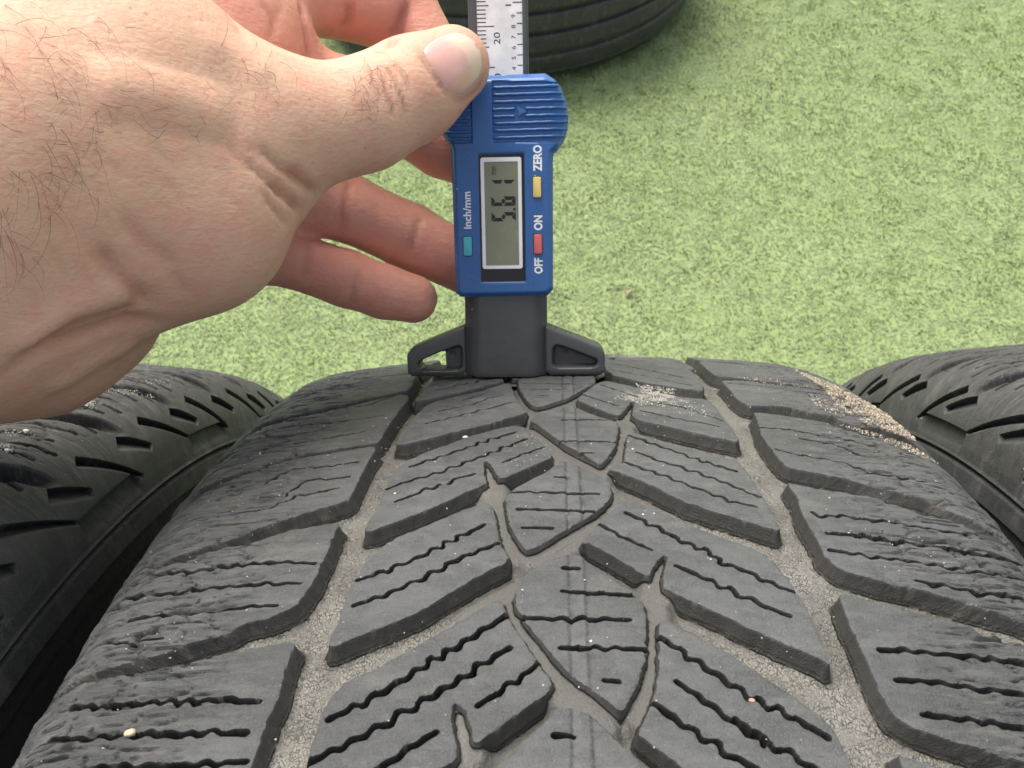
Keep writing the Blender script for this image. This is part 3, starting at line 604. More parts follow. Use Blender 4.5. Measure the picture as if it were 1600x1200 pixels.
def build_row_tyre(side, offset, label, notches, slit_off, corner0):
    t = empty("tyre", offset)
    tag(t, label, "tyre", "tyres standing in a row")
    vs = -side                                   # the shoulder that faces the middle tyre
    h = 0.27
    us = np.arange(30, 98.5, h); s_lo, s_hi = -75.0, 215.0
    ss = np.arange(s_lo, s_hi, h * 1.1)
    S, U = np.meshgrid(ss, us, indexing='ij')
    H = strip_h(S, U, notches, side, slit_off, corner0)
    ns, nu = S.shape
    I = np.arange(ns * nu).reshape(ns, nu)
    F = np.stack([I[:-1, :-1], I[1:, :-1], I[1:, 1:], I[:-1, 1:]], -1).reshape(-1, 4)
    fs = S.ravel()[F].mean(1); fu = U.ravel()[F].mean(1)
    # which lug a face belongs to: between the lateral grooves
    lug = np.zeros(len(F), int)
    for n0 in notches:
        cs = n0 + 3.0 + 11.5 * np.clip((74 - fu) / 24, 0, 2.2) ** 0.9
        lug += (fs > cs).astype(int)
    lug = np.where(fu > 85.5, -1, lug)
    P = tyre_points(S.ravel(), U.ravel() * vs, H.ravel())
    su = np.stack([S.ravel(), U.ravel() * vs, H.ravel()], -1)
    for L in sorted(set(lug.tolist())):
        f = F[lug == L]
        f, (p, a) = compact(f, P, su)
        if vs > 0: f = f[:, ::-1]
        nm = "tread_block" if L >= 0 else "sidewall"
        f = crisp_split(f, a[:, 2])
        me = mesh_np(nm, p, f, True, {"su": a})
        me.set_sharp_from_angle(angle=rad(42))
        link(nm, me, M_RUBN if L >= 0 else M_SIDE, t)
    # the rest of the tyre
    def hf(S, U):
        Uv = U * vs
        under = (Uv > 31) & (Uv < 97.5) & (S > s_lo + 2) & (S < s_hi - 2)
        return np.where(under, -8.0, np.where(np.abs(U) < 72, -0.15, -1.5 * smoothstep(94.3, 94.7, np.abs(U))))
    uc = np.unique(np.concatenate([mirrored_uc(UC), np.array([30.5, 31.5, 97, 98]) * vs]))
    link("casing", ring_mesh("casing", uc, hf, s_full(150, -80, 220, 150)), M_SIDE, t)
    return t

main_tyre = build_main_tyre()
build_row_tyre(-1, (-0.17175, 0.00067, -0.00084), "worn tyre on the left of the middle one, its shoulder lugs below the wrist",
               [101 + 29.4 * 3, 101 + 29.4 * 2, 101 + 29.4, 101, 71.5, 42.5, 14, -16.5, -46, -75], 4.0, 1)
build_row_tyre(1, (0.16771, 0.00293, 0.00124), "worn tyre at the right edge, beside the sandy shoulder of the middle tyre",
               [49 + 29.4 * 5, 49 + 29.4 * 4, 49 + 29.4 * 3, 49 + 29.4 * 2, 49 + 29.4, 49.5, 20, -9.5, -39, -68], 10.0, 1)

M_OLD = mat_rubber("old_black_rubber", base=(0.018, 0.018, 0.019), worn=(0.026, 0.026, 0.027), tear=0.3, dusty=False, specks=0.3)

def build_lying_tyre():
    t = empty("tyre", (-0.080, 1.450, 0.0))
    tag(t, "black tyre lying flat on the turf behind the ruler, ribbed tread towards the viewer", "tyre")
    W = 0.100
    def lathe(name, prof, mat):
        prof = np.array(prof); n = 160
        a = np.linspace(0, 2 * np.pi, n, endpoint=False)
        co = np.stack([prof[None, :, 0] * np.cos(a)[:, None], prof[None, :, 0] * np.sin(a)[:, None], np.repeat(prof[None, :, 1], n, 0)], -1).reshape(-1, 3)
        I = np.arange(n * len(prof)).reshape(n, -1); J = np.roll(I, -1, 0)
        F = np.stack([I[:, :-1], J[:, :-1], J[:, 1:], I[:, 1:]], -1).reshape(-1, 4)
        su = np.stack([np.repeat(a * 300, len(prof)), np.tile(prof[:, 1] * 1e3 - 100, n), np.tile(np.zeros(len(prof)), n)], -1)
        return link(name, mesh_np(name, co, F, True, {"su": su}), mat, t)
    zc = W
    mlow = M_SIDE
    # casing: sidewalls and groove floors
    prof = [(0.195, zc - 0.070), (0.21, zc - 0.088), (0.235, zc - 0.098), (0.262, zc - 0.096), (0.283, zc - 0.085), (0.290, zc - 0.074)]
    prof += [(0.2925, zc - 0.066), (0.2935, zc), (0.2925, zc + 0.066)]
    prof += [(0.290, zc + 0.074), (0.283, zc + 0.085), (0.262, zc + 0.096), (0.235, zc + 0.098), (0.21, zc + 0.088), (0.195, zc + 0.070)]
    lathe("casing", prof, M_OLD)
    bands = [(-0.074, -0.048), (-0.042, -0.017), (-0.011, 0.012), (0.018, 0.043), (0.049, 0.074)]
    for a, b in bands:
        def r(z): return 0.300 - 0.0075 * (abs(z) / 0.07) ** 2.6
        pr = [(0.291, zc + a - 0.0008)]
        for k in range(9):
            z = a + (b - a) * k / 8
            e = 0.0010 if k in (0, 8) else 0.0
            pr.append((r(z) - e, zc + z))
        pr.append((0.291, zc + b + 0.0008))
        lathe("tread_rib", pr, M_OLD)
    return t
build_lying_tyre()

# ------------------------------------------------------------------ tread depth gauge
MMX = 1e-3
GA = 61.4 / 300.0
_g_up_al = PITCH0 - GA
G_UP = Vector((0, math.sin(_g_up_al), math.cos(_g_up_al)))
G_OUT = Vector((0, -math.cos(_g_up_al), math.sin(_g_up_al)))          # towards the viewer
_pa = PITCH0 - 66.9 / 300.0
G_ORG = Vector((-0.0139, 0.300 * math.sin(_pa), 0.300 + 0.300 * math.cos(_pa))) + G_UP * 0.0002
gauge = empty("depth_gauge")
gauge.matrix_world = Matrix.Translation(G_ORG) @ Matrix((Vector((1, 0, 0)), G_UP, G_OUT)).transposed().to_4x4()
tag(gauge, "blue digital tread depth gauge with an LCD, standing on its black winged foot", "depth gauge")

def mat_plastic(name, color, rough=0.38, speck=0.0, bump=0.05):
    m = NT(name); c = m.coord()
    n1 = m.noise(c, 90, 4); n2 = m.noise(c, 1800, 2)
    col = m.mix(m.ramp(n1, 0.35, 0.7), tuple(x * 0.93 for x in color), tuple(min(1, x * 1.08) for x in color))
    if speck:
        v = m.voro(c, 420); vc = m.voro(c, 420, out="Color")
        g = m.math('MULTIPLY', m.math('LESS_THAN', v, 0.10), m.ramp(m.sep(vc)[0], 0.93, 0.94))
        col = m.mix(m.math('MULTIPLY', g, speck), col, (0.6, 0.6, 0.6))
    return m.out(col, m.ramp(n1, 0.3, 0.7, rough - 0.05, rough + 0.08), m.bump(m.math('ADD', m.math('MULTIPLY', n2, 0.6), n1), bump, 0.0003), 0.5)

M_BLUE = mat_plastic("blue_plastic", (0.034, 0.120, 0.330), 0.30, 0.5)
M_BLACK = mat_plastic("black_plastic", (0.066, 0.068, 0.068), 0.36, 0.5, 0.10)
M_GLOSS = mat_plastic("gloss_black_bezel", (0.008, 0.008, 0.009), 0.12, 0.3, 0.0)
M_WHITE = mat_plastic("white_print", (0.86, 0.86, 0.85), 0.45, 0, 0.0)
M_LCD = mat_plastic("lcd_glass", (0.225, 0.23, 0.15), 0.22, 0, 0.0)
M_INK = mat_plastic("black_ink", (0.008, 0.008, 0.008), 0.5, 0, 0.0)
M_TEAL = mat_plastic("teal_button", (0.075, 0.42, 0.50), 0.45, 0, 0.03)
M_YEL = mat_plastic("yellow_button", (0.75, 0.58, 0.19), 0.45, 0, 0.03)
M_RED = mat_plastic("red_button", (0.66, 0.13, 0.13), 0.45, 0, 0.03)
M_EDGE = mat_plastic("beam_edge_plastic", (0.085, 0.088, 0.09), 0.42, 0, 0.05)
def mat_ruler():
    m = NT("ruler_strip"); c = m.coord()
    n1 = m.noise(m.map(c, (1, 1, 1)), 260, 5, 0.65); n2 = m.noise(c, 60, 3)
    col = m.mix(m.ramp(n1, 0.35, 0.7), (0.66, 0.66, 0.645), (0.82, 0.82, 0.805))
    col = m.mix(m.ramp(n2, 0.56, 0.75, 0, 0.4), col, (0.52, 0.52, 0.50))
    return m.out(col, 0.35, m.bump(n1, 0.12, 0.0003), 0.5)
M_RULE = mat_ruler()

def prism(name, outline, c0, c1, mat, parent, bevel=0.0, segs=2, holes=None, smooth=True):
    """outline in mm (a, b) extruded from c0 to c1 mm, bevelled"""
    bm = bmesh.new()
    lo = [bm.verts.new((a * MMX, b * MMX, c0 * MMX)) for a, b in outline]
    hi = [bm.verts.new((a * MMX, b * MMX, c1 * MMX)) for a, b in outline]
    n = len(outline)
    bm.faces.new(hi); bm.faces.new(lo[::-1])
    for i in range(n):
        j = (i + 1) % n
        bm.faces.new((lo[i], lo[j], hi[j], hi[i]))
    bmesh.ops.recalc_face_normals(bm, faces=bm.faces)
    if bevel:
        eds = [e for e in bm.edges if e.calc_face_angle(0) > rad(25)]
        bmesh.ops.bevel(bm, geom=eds, offset=bevel * MMX, segments=segs, affect='EDGES', profile=0.5, clamp_overlap=True)
    me = bpy.data.meshes.new(name); bm.to_mesh(me); bm.free()
    for p in me.polygons: p.use_smooth = smooth
    if smooth:
        me.set_sharp_from_angle(angle=rad(35))
    return link(name, me, mat, parent)

def rrect(a0, b0, a1, b1, r, n=5):
    pts = []
    for cx, cy, t0 in ((a1 - r, b1 - r, 0), (a0 + r, b1 - r, 90), (a0 + r, b0 + r, 180), (a1 - r, b0 + r, 270)):
        for k in range(n + 1):
            t = rad(t0 + 90 * k / n); pts.append((cx + r * math.cos(t), cy + r * math.sin(t)))
    return pts

def frame_ring(name, outer, inner, c0, c1, mat, parent):
    n = len(outer); bm = bmesh.new()
    V = [[bm.verts.new((a * MMX, b * MMX, c * MMX)) for a, b in loop] for loop, c in ((outer, c0), (outer, c1), (inner, c1), (inner, c0))]
    for A, B in ((V[0], V[1]), (V[1], V[2]), (V[2], V[3])):
        for i in range(n):
            j = (i + 1) % n; bm.faces.new((A[i], A[j], B[j], B[i]))
    bmesh.ops.recalc_face_normals(bm, faces=bm.faces)
    me = bpy.data.meshes.new(name); bm.to_mesh(me); bm.free()
    return link(name, me, mat, parent)

# -- foot: neck and two wings, each a hollowed web inside a rim
def grid_solid(name, a0, a1, b0, b1, h, front, back, inside, mat, parent):
    """thick plate whose front and back follow functions of (a, b), cut to an outline by 'inside' (signed distance)"""
    aa = np.arange(a0, a1 + h, h); bb = np.arange(b0, b1 + h, h)
    A, B = np.meshgrid(aa, bb, indexing='ij')
    for _ in range(3):
        d = inside(A, B); e = 0.02
        gx = (inside(A + e, B) - d) / e; gy = (inside(A, B + e) - d) / e; g2 = np.maximum(gx * gx + gy * gy, 1e-6)
        m = np.abs(d) < 0.62 * h
        A = np.where(m, A - d * gx / g2 * 0.98, A); B = np.where(m, B - d * gy / g2 * 0.98, B)
    d = inside(A, B); keep = d > -0.06
    cf = front(A, B, d); cb = back(A, B, d)
    ns, nu = A.shape; I = np.arange(ns * nu).reshape(ns, nu)
    F = np.stack([I[:-1, :-1], I[1:, :-1], I[1:, 1:], I[:-1, 1:]], -1).reshape(-1, 4)
    F = F[keep.ravel()[F].all(1)]
    F, (a, b, f, k) = compact(F, A.ravel(), B.ravel(), cf.ravel(), cb.ravel())
    n = len(a)
    E = np.concatenate([F[:, [0, 1]], F[:, [1, 2]], F[:, [2, 3]], F[:, [3, 0]]])
    key = np.sort(E, 1); _, idx, cnt = np.unique(key, axis=0, return_index=True, return_counts=True)
    be = E[idx[cnt == 1]]
    co = np.concatenate([np.stack([a, b, f], -1), np.stack([a, b, k], -1)]) * MMX
    quads = np.concatenate([F, F[:, ::-1] + n, np.stack([be[:, 1], be[:, 0], be[:, 0] + n, be[:, 1] + n], -1)])
    me = mesh_np(name, co, quads, True)
    me.set_sharp_from_angle(angle=rad(50))
    return link(name, me, mat, parent)

def sdp(poly):
    P = np.array(poly, float)
    return lambda A, B: sd_poly(A, B, P)[0]

wing_r = [(9.0, 0.15), (21.4, 0.1), (22.3, 0.9), (22.3, 5.1), (21.3, 6.5), (9.6, 11.2), (9.0, 11.2)]
rec_r = [(10.5, 6.4), (11.5, 7.4), (20.3, 4.0), (20.8, 3.4), (20.7, 2.3), (19.8, 1.75), (11.2, 1.75), (10.4, 2.5)]
wing_l = [(-x, y) for x, y in wing_r]
rec_l = [(-9.6, 6.4), (-10.4, 7.4), (-19.2, 4.0), (-19.9, 3.0), (-19.8, 2.2), (-19.0, 1.3), (-10.5, 1.3), (-9.6, 2.1)]
hole_l = [(-13.8, 6.0), (-13.7, 1.5), (-19.0, 1.5), (-19.7, 2.4), (-19.2, 3.7)]
def wing(wp, rp, hole, name):
    fo, fr = sdp(chaikin(wp, 0.08)), sdp(chaikin(rp, 0.15))
    fh = sdp(chaikin(hole, 0.1)) if hole else None
    def inside(A, B):
        d = fo(A, B)
        return np.minimum(d, -fh(A, B)) if fh else d
    def front(A, B, d):
        r = fr(A, B)
        c = -0.9 - 2.6 * smoothstep(-0.1, 0.75, r) - 0.45 * np.exp(-np.maximum(fo(A, B), 0) / 0.35)
        boss = np.hypot(np.abs(A) - (13.4 if hole is None else 12.1), B - 4.7)
        return c - 0.25 * (1 - smoothstep(0.5, 0.7, boss))
    def back(A, B, d): return np.full(A.shape, -7.6)
    return grid_solid(name, min(x for x, _ in wp) - 0.6, max(x for x, _ in wp) + 0.6, -0.4, 11.8, 0.22, front, back, inside, M_BLACK, gauge)
wing(wing_r, rec_r, None, "foot_wing")
wing(wing_l, rec_l, hole_l, "foot_wing")
def neck():
    outline = [(-9.15, 0.05), (9.35, 0.1), (9.42, 19.0), (-8.9, 19.0)]
    f = sdp(outline)
    def front(A, B, d):
        x = np.abs(A - 0.2)
        return 0.3 - 2.6 * smoothstep(5.0, 9.3, x) ** 1.3 - 0.15 * np.exp(-np.maximum(B, 0) / 0.4) + 0.03 * vnoise(A * 0.7, B * 0.7)
    return grid_solid("foot_neck", -9.6, 9.9, -0.3, 19.4, 0.3, front, lambda A, B, d: np.full(A.shape, -8.2), f, M_BLACK, gauge)
neck()
prism("probe_pin", [(-0.9, -3.6), (0.9, -3.6), (0.9, 0.4), (-0.9, 0.4)], -4.6, -3.4, M_EDGE, gauge, 0.2)

# -- blue housing
body = [(-10.55, 19.1), (-9.5, 18.2), (9.65, 18.35), (10.8, 19.6), (10.95, 47.2), (11.1, 48.6), (12.1, 49.5), (13.0, 50.7), (13.8, 52.2), (14.2, 54.0),
        (14.3, 56.0), (14.1, 58.2), (13.6, 60.2), (12.75, 62.2), (11.4, 63.6), (9.6, 64.9), (-9.4, 64.6), (-11.2, 63.4), (-12.4, 61.9), (-13.2, 59.9),
        (-13.5, 57.4), (-13.2, 54.4), (-12.4, 52.4), (-11.2, 51.0), (-10.75, 49.6)]
hb = sdp(body)
pan_r = sdp([(-1.75, 50.9), (13.6, 50.7), (16, 56), (13, 62.7), (11.3, 63.0), (-1.65, 63.4)])
pan_l = sdp([(-6.1, 50.9), (-14, 50.9), (-15, 57), (-13, 63.0), (-6.0, 63.3)])
def body_front(A, B, d):
    c = 1.6 - 1.2 * (1 - smoothstep(0.0, 1.15, d)) ** 1.4
    gr = smoothstep(-0.05, 0.12, pan_r(A, B)) + smoothstep(-0.05, 0.12, pan_l(A, B))
    c = c - 0.55 * gr
    c = c - 1.9 * smoothstep(10.4, 14.3, np.abs(A)) ** 1.5
    c = c - 0.9 * smoothstep(62.9, 64.9, B)
    win = rect_sd(A, B, -4.95, 21.4, 4.95, 48.75)
    return c - 0.35 * smoothstep(-0.05, 0.1, win)
def rect_sd(A, B, a0, b0, a1, b1): return np.minimum(np.minimum(A - a0, a1 - A), np.minimum(B - b0, b1 - B))
grid_solid("housing", -14.5, 15.0, 17.8, 65.4, 0.26, body_front, lambda A, B, d: -10.5 + 1.0 * (1 - smoothstep(0, 1.0, d)), hb, M_BLUE, gauge)

def ridge(a0, a1, b, skew=0.0, top=1.62):
    """raised grip rib, rounded, bending back over the side of the housing"""
    n = 26; ring = 7; co = []; q = []
    for i in range(n + 1):
        a = a0 + (a1 - a0) * i / n
        x = abs(a)
        c = top - 0.66 - 1.9 * float(smoothstep(10.4, 14.3, x)) ** 1.5
        bb = b + skew * (a - a0) + 0.03 * math.sin(a * 2.1 + b)
        end = 1.0 if 0 < i < n else 0.35
        for k in range(ring):
            t = math.pi * k / (ring - 1)
            co.append((a, bb + 0.40 * math.cos(t) * end, c + 0.74 * math.sin(t) * end * (1 + 0.06 * math.sin(a * 3 + b * 5)) - 0.02))
    for i in range(n):
        for k in range(ring - 1):
            v = i * ring + k; q.append((v, v + ring, v + ring + 1, v + 1))
    me = mesh_np("grip_ridge", np.array(co) * MMX, np.array(q)[:, ::-1], True)
    return link("grip_ridge", me, M_BLUE, gauge)
bl = [62.06, 60.62, 59.17, 57.66, 56.22, 54.8, 53.35, 51.9]
ed = [12.5, 13.2, 13.75, 14.1, 14.25, 14.3, 14.2, 13.8]
for i, (b, e) in enumerate(zip(bl, ed)):
    sk = 0.012
    if i in (3, 4):
        ridge(-1.7, 3.1, b, sk); ridge(5.1, e, b + 0.08, sk)
    else:
        ridge(-1.7, e, b, sk)
    ridge(-e + (0.9 if i < 5 else 1.5 + 0.45 * (i - 5)), -6.2, b - 0.08, 0)
prism("arrow_mark", [(3.4, 58.3), (5.65, 57.2), (3.65, 56.0), (3.75, 57.1)], 1.0, 1.62, M_BLUE, gauge, 0.12)

# -- display
prism("display_bezel", rrect(-4.9, 21.45, 4.85, 48.7, 0.55), 1.2, 1.34, M_GLOSS, gauge)
fo = rrect(-4.45, 24.35, 4.25, 47.9, 0.5); fi = rrect(-3.72, 25.05, 3.52, 47.0, 0.15)
frame_ring("display_frame", fo, fi, 1.3, 1.46, M_WHITE, gauge)
prism("display_screen", [(-3.78, 25.0), (3.6, 25.0), (3.6, 47.05), (-3.78, 47.05)], 1.3, 1.375, M_LCD, gauge)

def flat(name, polys, c, mat, thick=0.03):
    bm = bmesh.new()
    for poly in polys:
        vs = [bm.verts.new((a * MMX, b * MMX, c * MMX)) for a, b in poly]
        bm.faces.new(vs)
    bmesh.ops.recalc_face_normals(bm, faces=bm.faces)
    for f in bm.faces:
        if f.normal.z < 0: f.normal_flip()
    me = bpy.data.meshes.new(name); bm.to_mesh(me); bm.free()
    return link(name, me, mat, gauge)

def segs(ch, b0, w=2.0, a_top=-2.3, a_bot=2.9):
    """seven-segment figure lying on its side: its foot to the right, read upwards"""
    H = a_bot - a_top; t = 0.76
    on = {'5': 'afgcd', '6': 'afgcde', '1': 'bc'}[ch]
    def P(x, y): return (a_top + (1 - y) * H + 0.0, b0 + x * w)       # x along reading, y up the figure
    tx, ty = t / w, t / H; g = 0.02
    S = {'a': [(g, 1), (1 - g, 1), (1 - tx, 1 - ty), (tx, 1 - ty)], 'd': [(g, 0), (1 - g, 0), (1 - tx, ty), (tx, ty)],
         'g': [(g + tx * .5, .5), (tx, .5 + ty / 2), (1 - tx, .5 + ty / 2), (1 - g - tx * .5, .5), (1 - tx, .5 - ty / 2), (tx, .5 - ty / 2)],
         'f': [(0, 1 - g), (tx, 1 - ty - g), (tx, .5 + ty / 2 + g), (0, .5 + g)], 'b': [(1, 1 - g), (1 - tx, 1 - ty - g), (1 - tx, .5 + ty / 2 + g), (1, .5 + g)],
         'e': [(0, g), (tx, ty + g), (tx, .5 - ty / 2 - g), (0, .5 - g)], 'c': [(1, g), (1 - tx, ty + g), (1 - tx, .5 - ty / 2 - g), (1, .5 - g)]}
    return [[P(x, y) for x, y in S[k]] for k in on]
SKW = -0.03
flat("display_figure", segs('5', 34.5, 1.95), 1.40, M_INK)
flat("display_figure", [[(2.35, 36.75), (2.9, 36.75), (2.9, 37.25), (2.35, 37.25)]], 1.40, M_INK)
flat("display_figure", segs('6', 37.75, 2.0), 1.40, M_INK)
flat("display_figure", segs('1', 41.2, 2.0), 1.40, M_INK)

def text(s, a, b, size, c, mat, parent, name="lettering", bold=0.0, sx=1.0, rot=90):
    cu = bpy.data.curves.new(name, 'FONT'); cu.body = s; cu.size = size * MMX; cu.offset = bold * MMX; cu.resolution_u = 3
    tmp = bpy.data.objects.new("tmp", cu); COL.objects.link(tmp)
    dg = bpy.context.evaluated_depsgraph_get()
    me = bpy.data.meshes.new_from_object(tmp.evaluated_get(dg))
    bpy.data.objects.remove(tmp); bpy.data.curves.remove(cu)
    me.transform(Matrix.Translation((a * MMX, b * MMX, c * MMX)) @ Matrix.Rotation(rad(rot), 4, 'Z') @ Matrix.Diagonal((sx, 1, 1, 1)))
    me.materials.clear()
    return link(name, me, mat, parent)
# cap height of the built-in face is about 0.7 of its size
text("inch/mm", -6.75, 32.95, 2.35, 1.625, M_WHITE, gauge, bold=0.05, sx=0.98)
text("ZERO", 8.55, 44.95, 2.45, 1.625, M_WHITE, gauge, bold=0.09, sx=0.84)
text("ON", 8.55, 32.5, 2.45, 1.625, M_WHITE, gauge, bold=0.09, sx=0.82)
text("OFF", 8.5, 23.2, 2.4, 1.625, M_WHITE, gauge, bold=0.09, sx=0.80)
text("mm", -1.15, 44.25, 2.0, 1.40, M_INK, gauge, bold=0.0, sx=0.62)
prism("button", rrect(-8.5, 27.25, -6.65, 31.35, 0.35), 1.2, 2.15, M_TEAL, gauge, 0.22)["label"] = "teal button"
prism("button", rrect(6.68, 39.4, 8.45, 43.7, 0.35), 1.2, 2.15, M_YEL, gauge, 0.22)["label"] = "pale yellow button"
prism("button", rrect(6.75, 27.45, 8.5, 31.65, 0.35), 1.2, 2.15, M_RED, gauge, 0.22)["label"] = "red button"
for r in ((-8.62, 27.1, -6.53, 31.5), (6.56, 39.25, 8.57, 43.85), (6.63, 27.3, 8.62, 31.8)):
    frame_ring("button_gap", rrect(*r, 0.45), rrect(r[0] + .16, r[1] + .16, r[2] - .16, r[3] - .16, 0.32), 1.55, 1.612, M_INK, gauge)

# -- ruler beam
RB = 118.0
prism("ruler_beam", [(-6.85, 60.0), (5.9, 60.0), (5.75, RB), (-6.9, RB)], -7.5, -4.6, M_EDGE, gauge, 0.25)
prism("ruler_beam_rim", [(-6.2, 60.0), (-5.0, 60.0), (-5.05, RB), (-6.2, RB)], -4.62, -4.25, M_EDGE, gauge, 0.1)
prism("ruler_beam_rim", [(4.72, 60.0), (5.55, 60.0), (5.5, RB), (4.62, RB)], -4.62, -4.25, M_EDGE, gauge, 0.1)
prism("ruler_scale", [(-4.98, 60.0), (4.70, 60.0), (4.60, RB - 1), (-5.03, RB - 1)], -4.6, -4.5, M_RULE, gauge)
ticks = []
b20, pm = 75.2, 0.832
for k in range(-18, 45):
    b = b20 + k * pm; L = 3.6 if k % 10 == 0 else (2.5 if k % 5 == 0 else 1.9)
    ticks.append([(-4.95, b - 0.10), (-4.95 + L, b - 0.10), (-4.95 + L, b + 0.10), (-4.95, b + 0.10)])
pin = 2.112
for k in range(-3, 18):
    b = 67.2 + k * pin; L = 1.95 if (k + 4) % 10 == 0 else 1.1
    ticks.append([(4.64 - L, b - 0.10), (4.64, b - 0.10), (4.64, b + 0.10), (4.64 - L, b + 0.10)])
flat("scale_marks", ticks, -4.47, M_INK)
for mm, lab in ((10, "10"), (20, "20"), (30, "30"), (40, "40")):
    text(lab, -0.1, b20 + (mm - 20) * pm - (3.72 if mm <= 20 else 2.9), 1.95, -4.47, M_INK, gauge, "scale_number", 0.0, 1.32)
for k, lab in enumerate("456789112345"):
    big = k == 6
    text(lab, 3.2 if not big else 2.35, 67.2 + k * pin - (0.98 if not big else 1.05), 1.25 if not big else 1.75, -4.47, M_INK, gauge, "scale_number", 0.02 if big else 0.0, 1.2)

# pieces that sit on a part of the gauge belong to that part
_parts = {}
for o in list(gauge.children): _parts.setdefault(o.name.split(".")[0], []).append(o)
for child, host in (("display_frame", "display_bezel"), ("display_screen", "display_bezel"), ("display_figure", "display_bezel"), ("grip_ridge", "housing"), ("arrow_mark", "housing"),
                    ("ruler_beam_rim", "ruler_beam"), ("ruler_scale", "ruler_beam"), ("scale_marks", "ruler_beam"), ("scale_number", "ruler_beam")):
    for o in _parts.get(child, []): o.parent = _parts[host][0]
for o in _parts["lettering"]:
    if abs(o.bound_box[0][0] * 1e3) < 3 and o.bound_box[0][1] * 1e3 > 43: o.parent = _parts["display_bezel"][0]

# ------------------------------------------------------------------ hand
# Built in its own frame (x right, y down, z away), metres, seen from the wrist-to-fingers side.
HAND_M = Matrix.Translation(CAM_POS) @ Matrix((RIGHT, DOWN, FWD)).transposed().to_4x4()
FH = 1400.0
def at(px, py, z): return np.array([(px - 800) / FH * z, (py - 600) / FH * z, z])

def rcone(p, a, b, ra, rb, fl=1.0):
    """distance to a tapered capsule; fl > 1 stretches it in depth"""
    ba = b - a; l = np.linalg.norm(ba) + 1e-9; d = ba / l
    pa = p - a
    if fl != 1.0:
        t = np.clip((pa @ d) / l, 0, 1)
        q = pa - t[:, None] * ba
        q = q * np.array([1, 1, 1 / fl])
        return np.sqrt((q * q).sum(1)) - (ra + (rb - ra) * t)
    y = pa @ d; rr = np.sqrt(np.maximum((pa * pa).sum(1) - y * y, 0))
    s = (ra - rb) / l; c = math.sqrt(max(1 - s * s, 1e-6))
    k = rr * -s + y * c                       # position along the slanted side
    dist = rr * c + y * s - ra
    k2 = y - rr * s / c
    dist = np.where(k2 < 0, np.sqrt(rr * rr + y * y) - ra, np.where(k2 > l, np.sqrt(rr * rr + (y - l) ** 2) - rb, dist))
    return dist

def smin(a, b, k):
    h = np.maximum(k - np.abs(a - b), 0) / k
    return np.minimum(a, b) - h * h * k * 0.25

def chain(p, pts, k=0.002, fl=1.0):
    """pts: (px, py, z, r_px) in sequence"""
    r = None
    P = [(at(x, y, z), rr * z / FH) for x, y, z, rr in pts]
    for (a, ra), (b, rb) in zip(P[:-1], P[1:]):
        d = rcone(p, a, b, ra, rb, fl)
        r = d if r is None else smin(r, d, k)
    return r

HAND = {
    'thumb': ([(706, 102, 0.1795, 60), (640, 142, 0.1765, 75), (566, 180, 0.172, 81), (497, 196, 0.168, 82), (400, 196, 0.163, 104)], 0.004, 1.0),
    'metacarpal': ([(60, 60, 0.15, 170), (230, 110, 0.156, 130), (400, 192, 0.163, 104)], 0.006, 1.0),
    'thenar': ([(160, 310, 0.152, 180), (290, 325, 0.158, 140), (345, 302, 0.162, 103)], 0.01, 1.0),
    'thenar_low': ([(130, 395, 0.155, 120), (285, 345, 0.16, 126)], 0.01, 1.0),
    'forearm_upper': ([(-330, 240, 0.128, 230), (-60, 270, 0.14, 235), (170, 190, 0.152, 190)], 0.01, 1.15),
    'forearm_lower': ([(-330, 440, 0.133, 240), (-60, 440, 0.143, 190), (80, 410, 0.152, 150)], 0.01, 1.15),
    'heel': ([(-330, 470, 0.14, 220), (-60, 485, 0.15, 168), (60, 492, 0.158, 146), (148, 478, 0.166, 100)], 0.006, 1.1),
    'palm': ([(200, 60, 0.172, 150), (330, 75, 0.182, 125), (395, 60, 0.186, 88)], 0.01, 1.0),
    'palm_low': ([(260, 200, 0.176, 150), (330, 310, 0.184, 100), (350, 370, 0.188, 75)], 0.01, 1.0),
    'index': ([(420, -30, 0.19, 62), (505, -6, 0.198, 60), (592, 12, 0.203, 59), (630, 12, 0.206, 52), (668, 72, 0.205, 46)], 0.0012, 1.0),
    'middle': ([(430, 112, 0.188, 54), (560, 146, 0.198, 50), (690, 226, 0.208, 50), (738, 250, 0.21, 45)], 0.0014, 1.0),
    'ring': ([(380, 300, 0.188, 58), (470, 312, 0.196, 54), (545, 326, 0.203, 52), (640, 370, 0.211, 51), (765, 432, 0.214, 44)], 0.0014, 1.0),
    'pinky': ([(350, 385, 0.186, 50), (450, 404, 0.196, 44), (540, 435, 0.201, 44.5), (600, 456, 0.203, 42), (646, 467, 0.204, 38)], 0.0012, 1.0),
    'fold': ([(395, 225, 0.158, 26), (440, 280, 0.163, 20), (480, 296, 0.168, 17)], 0.003, 1.0),
    'fold2': ([(370, 250, 0.158, 30), (430, 310, 0.164, 22), (457, 329, 0.168, 16)], 0.003, 1.0)
}
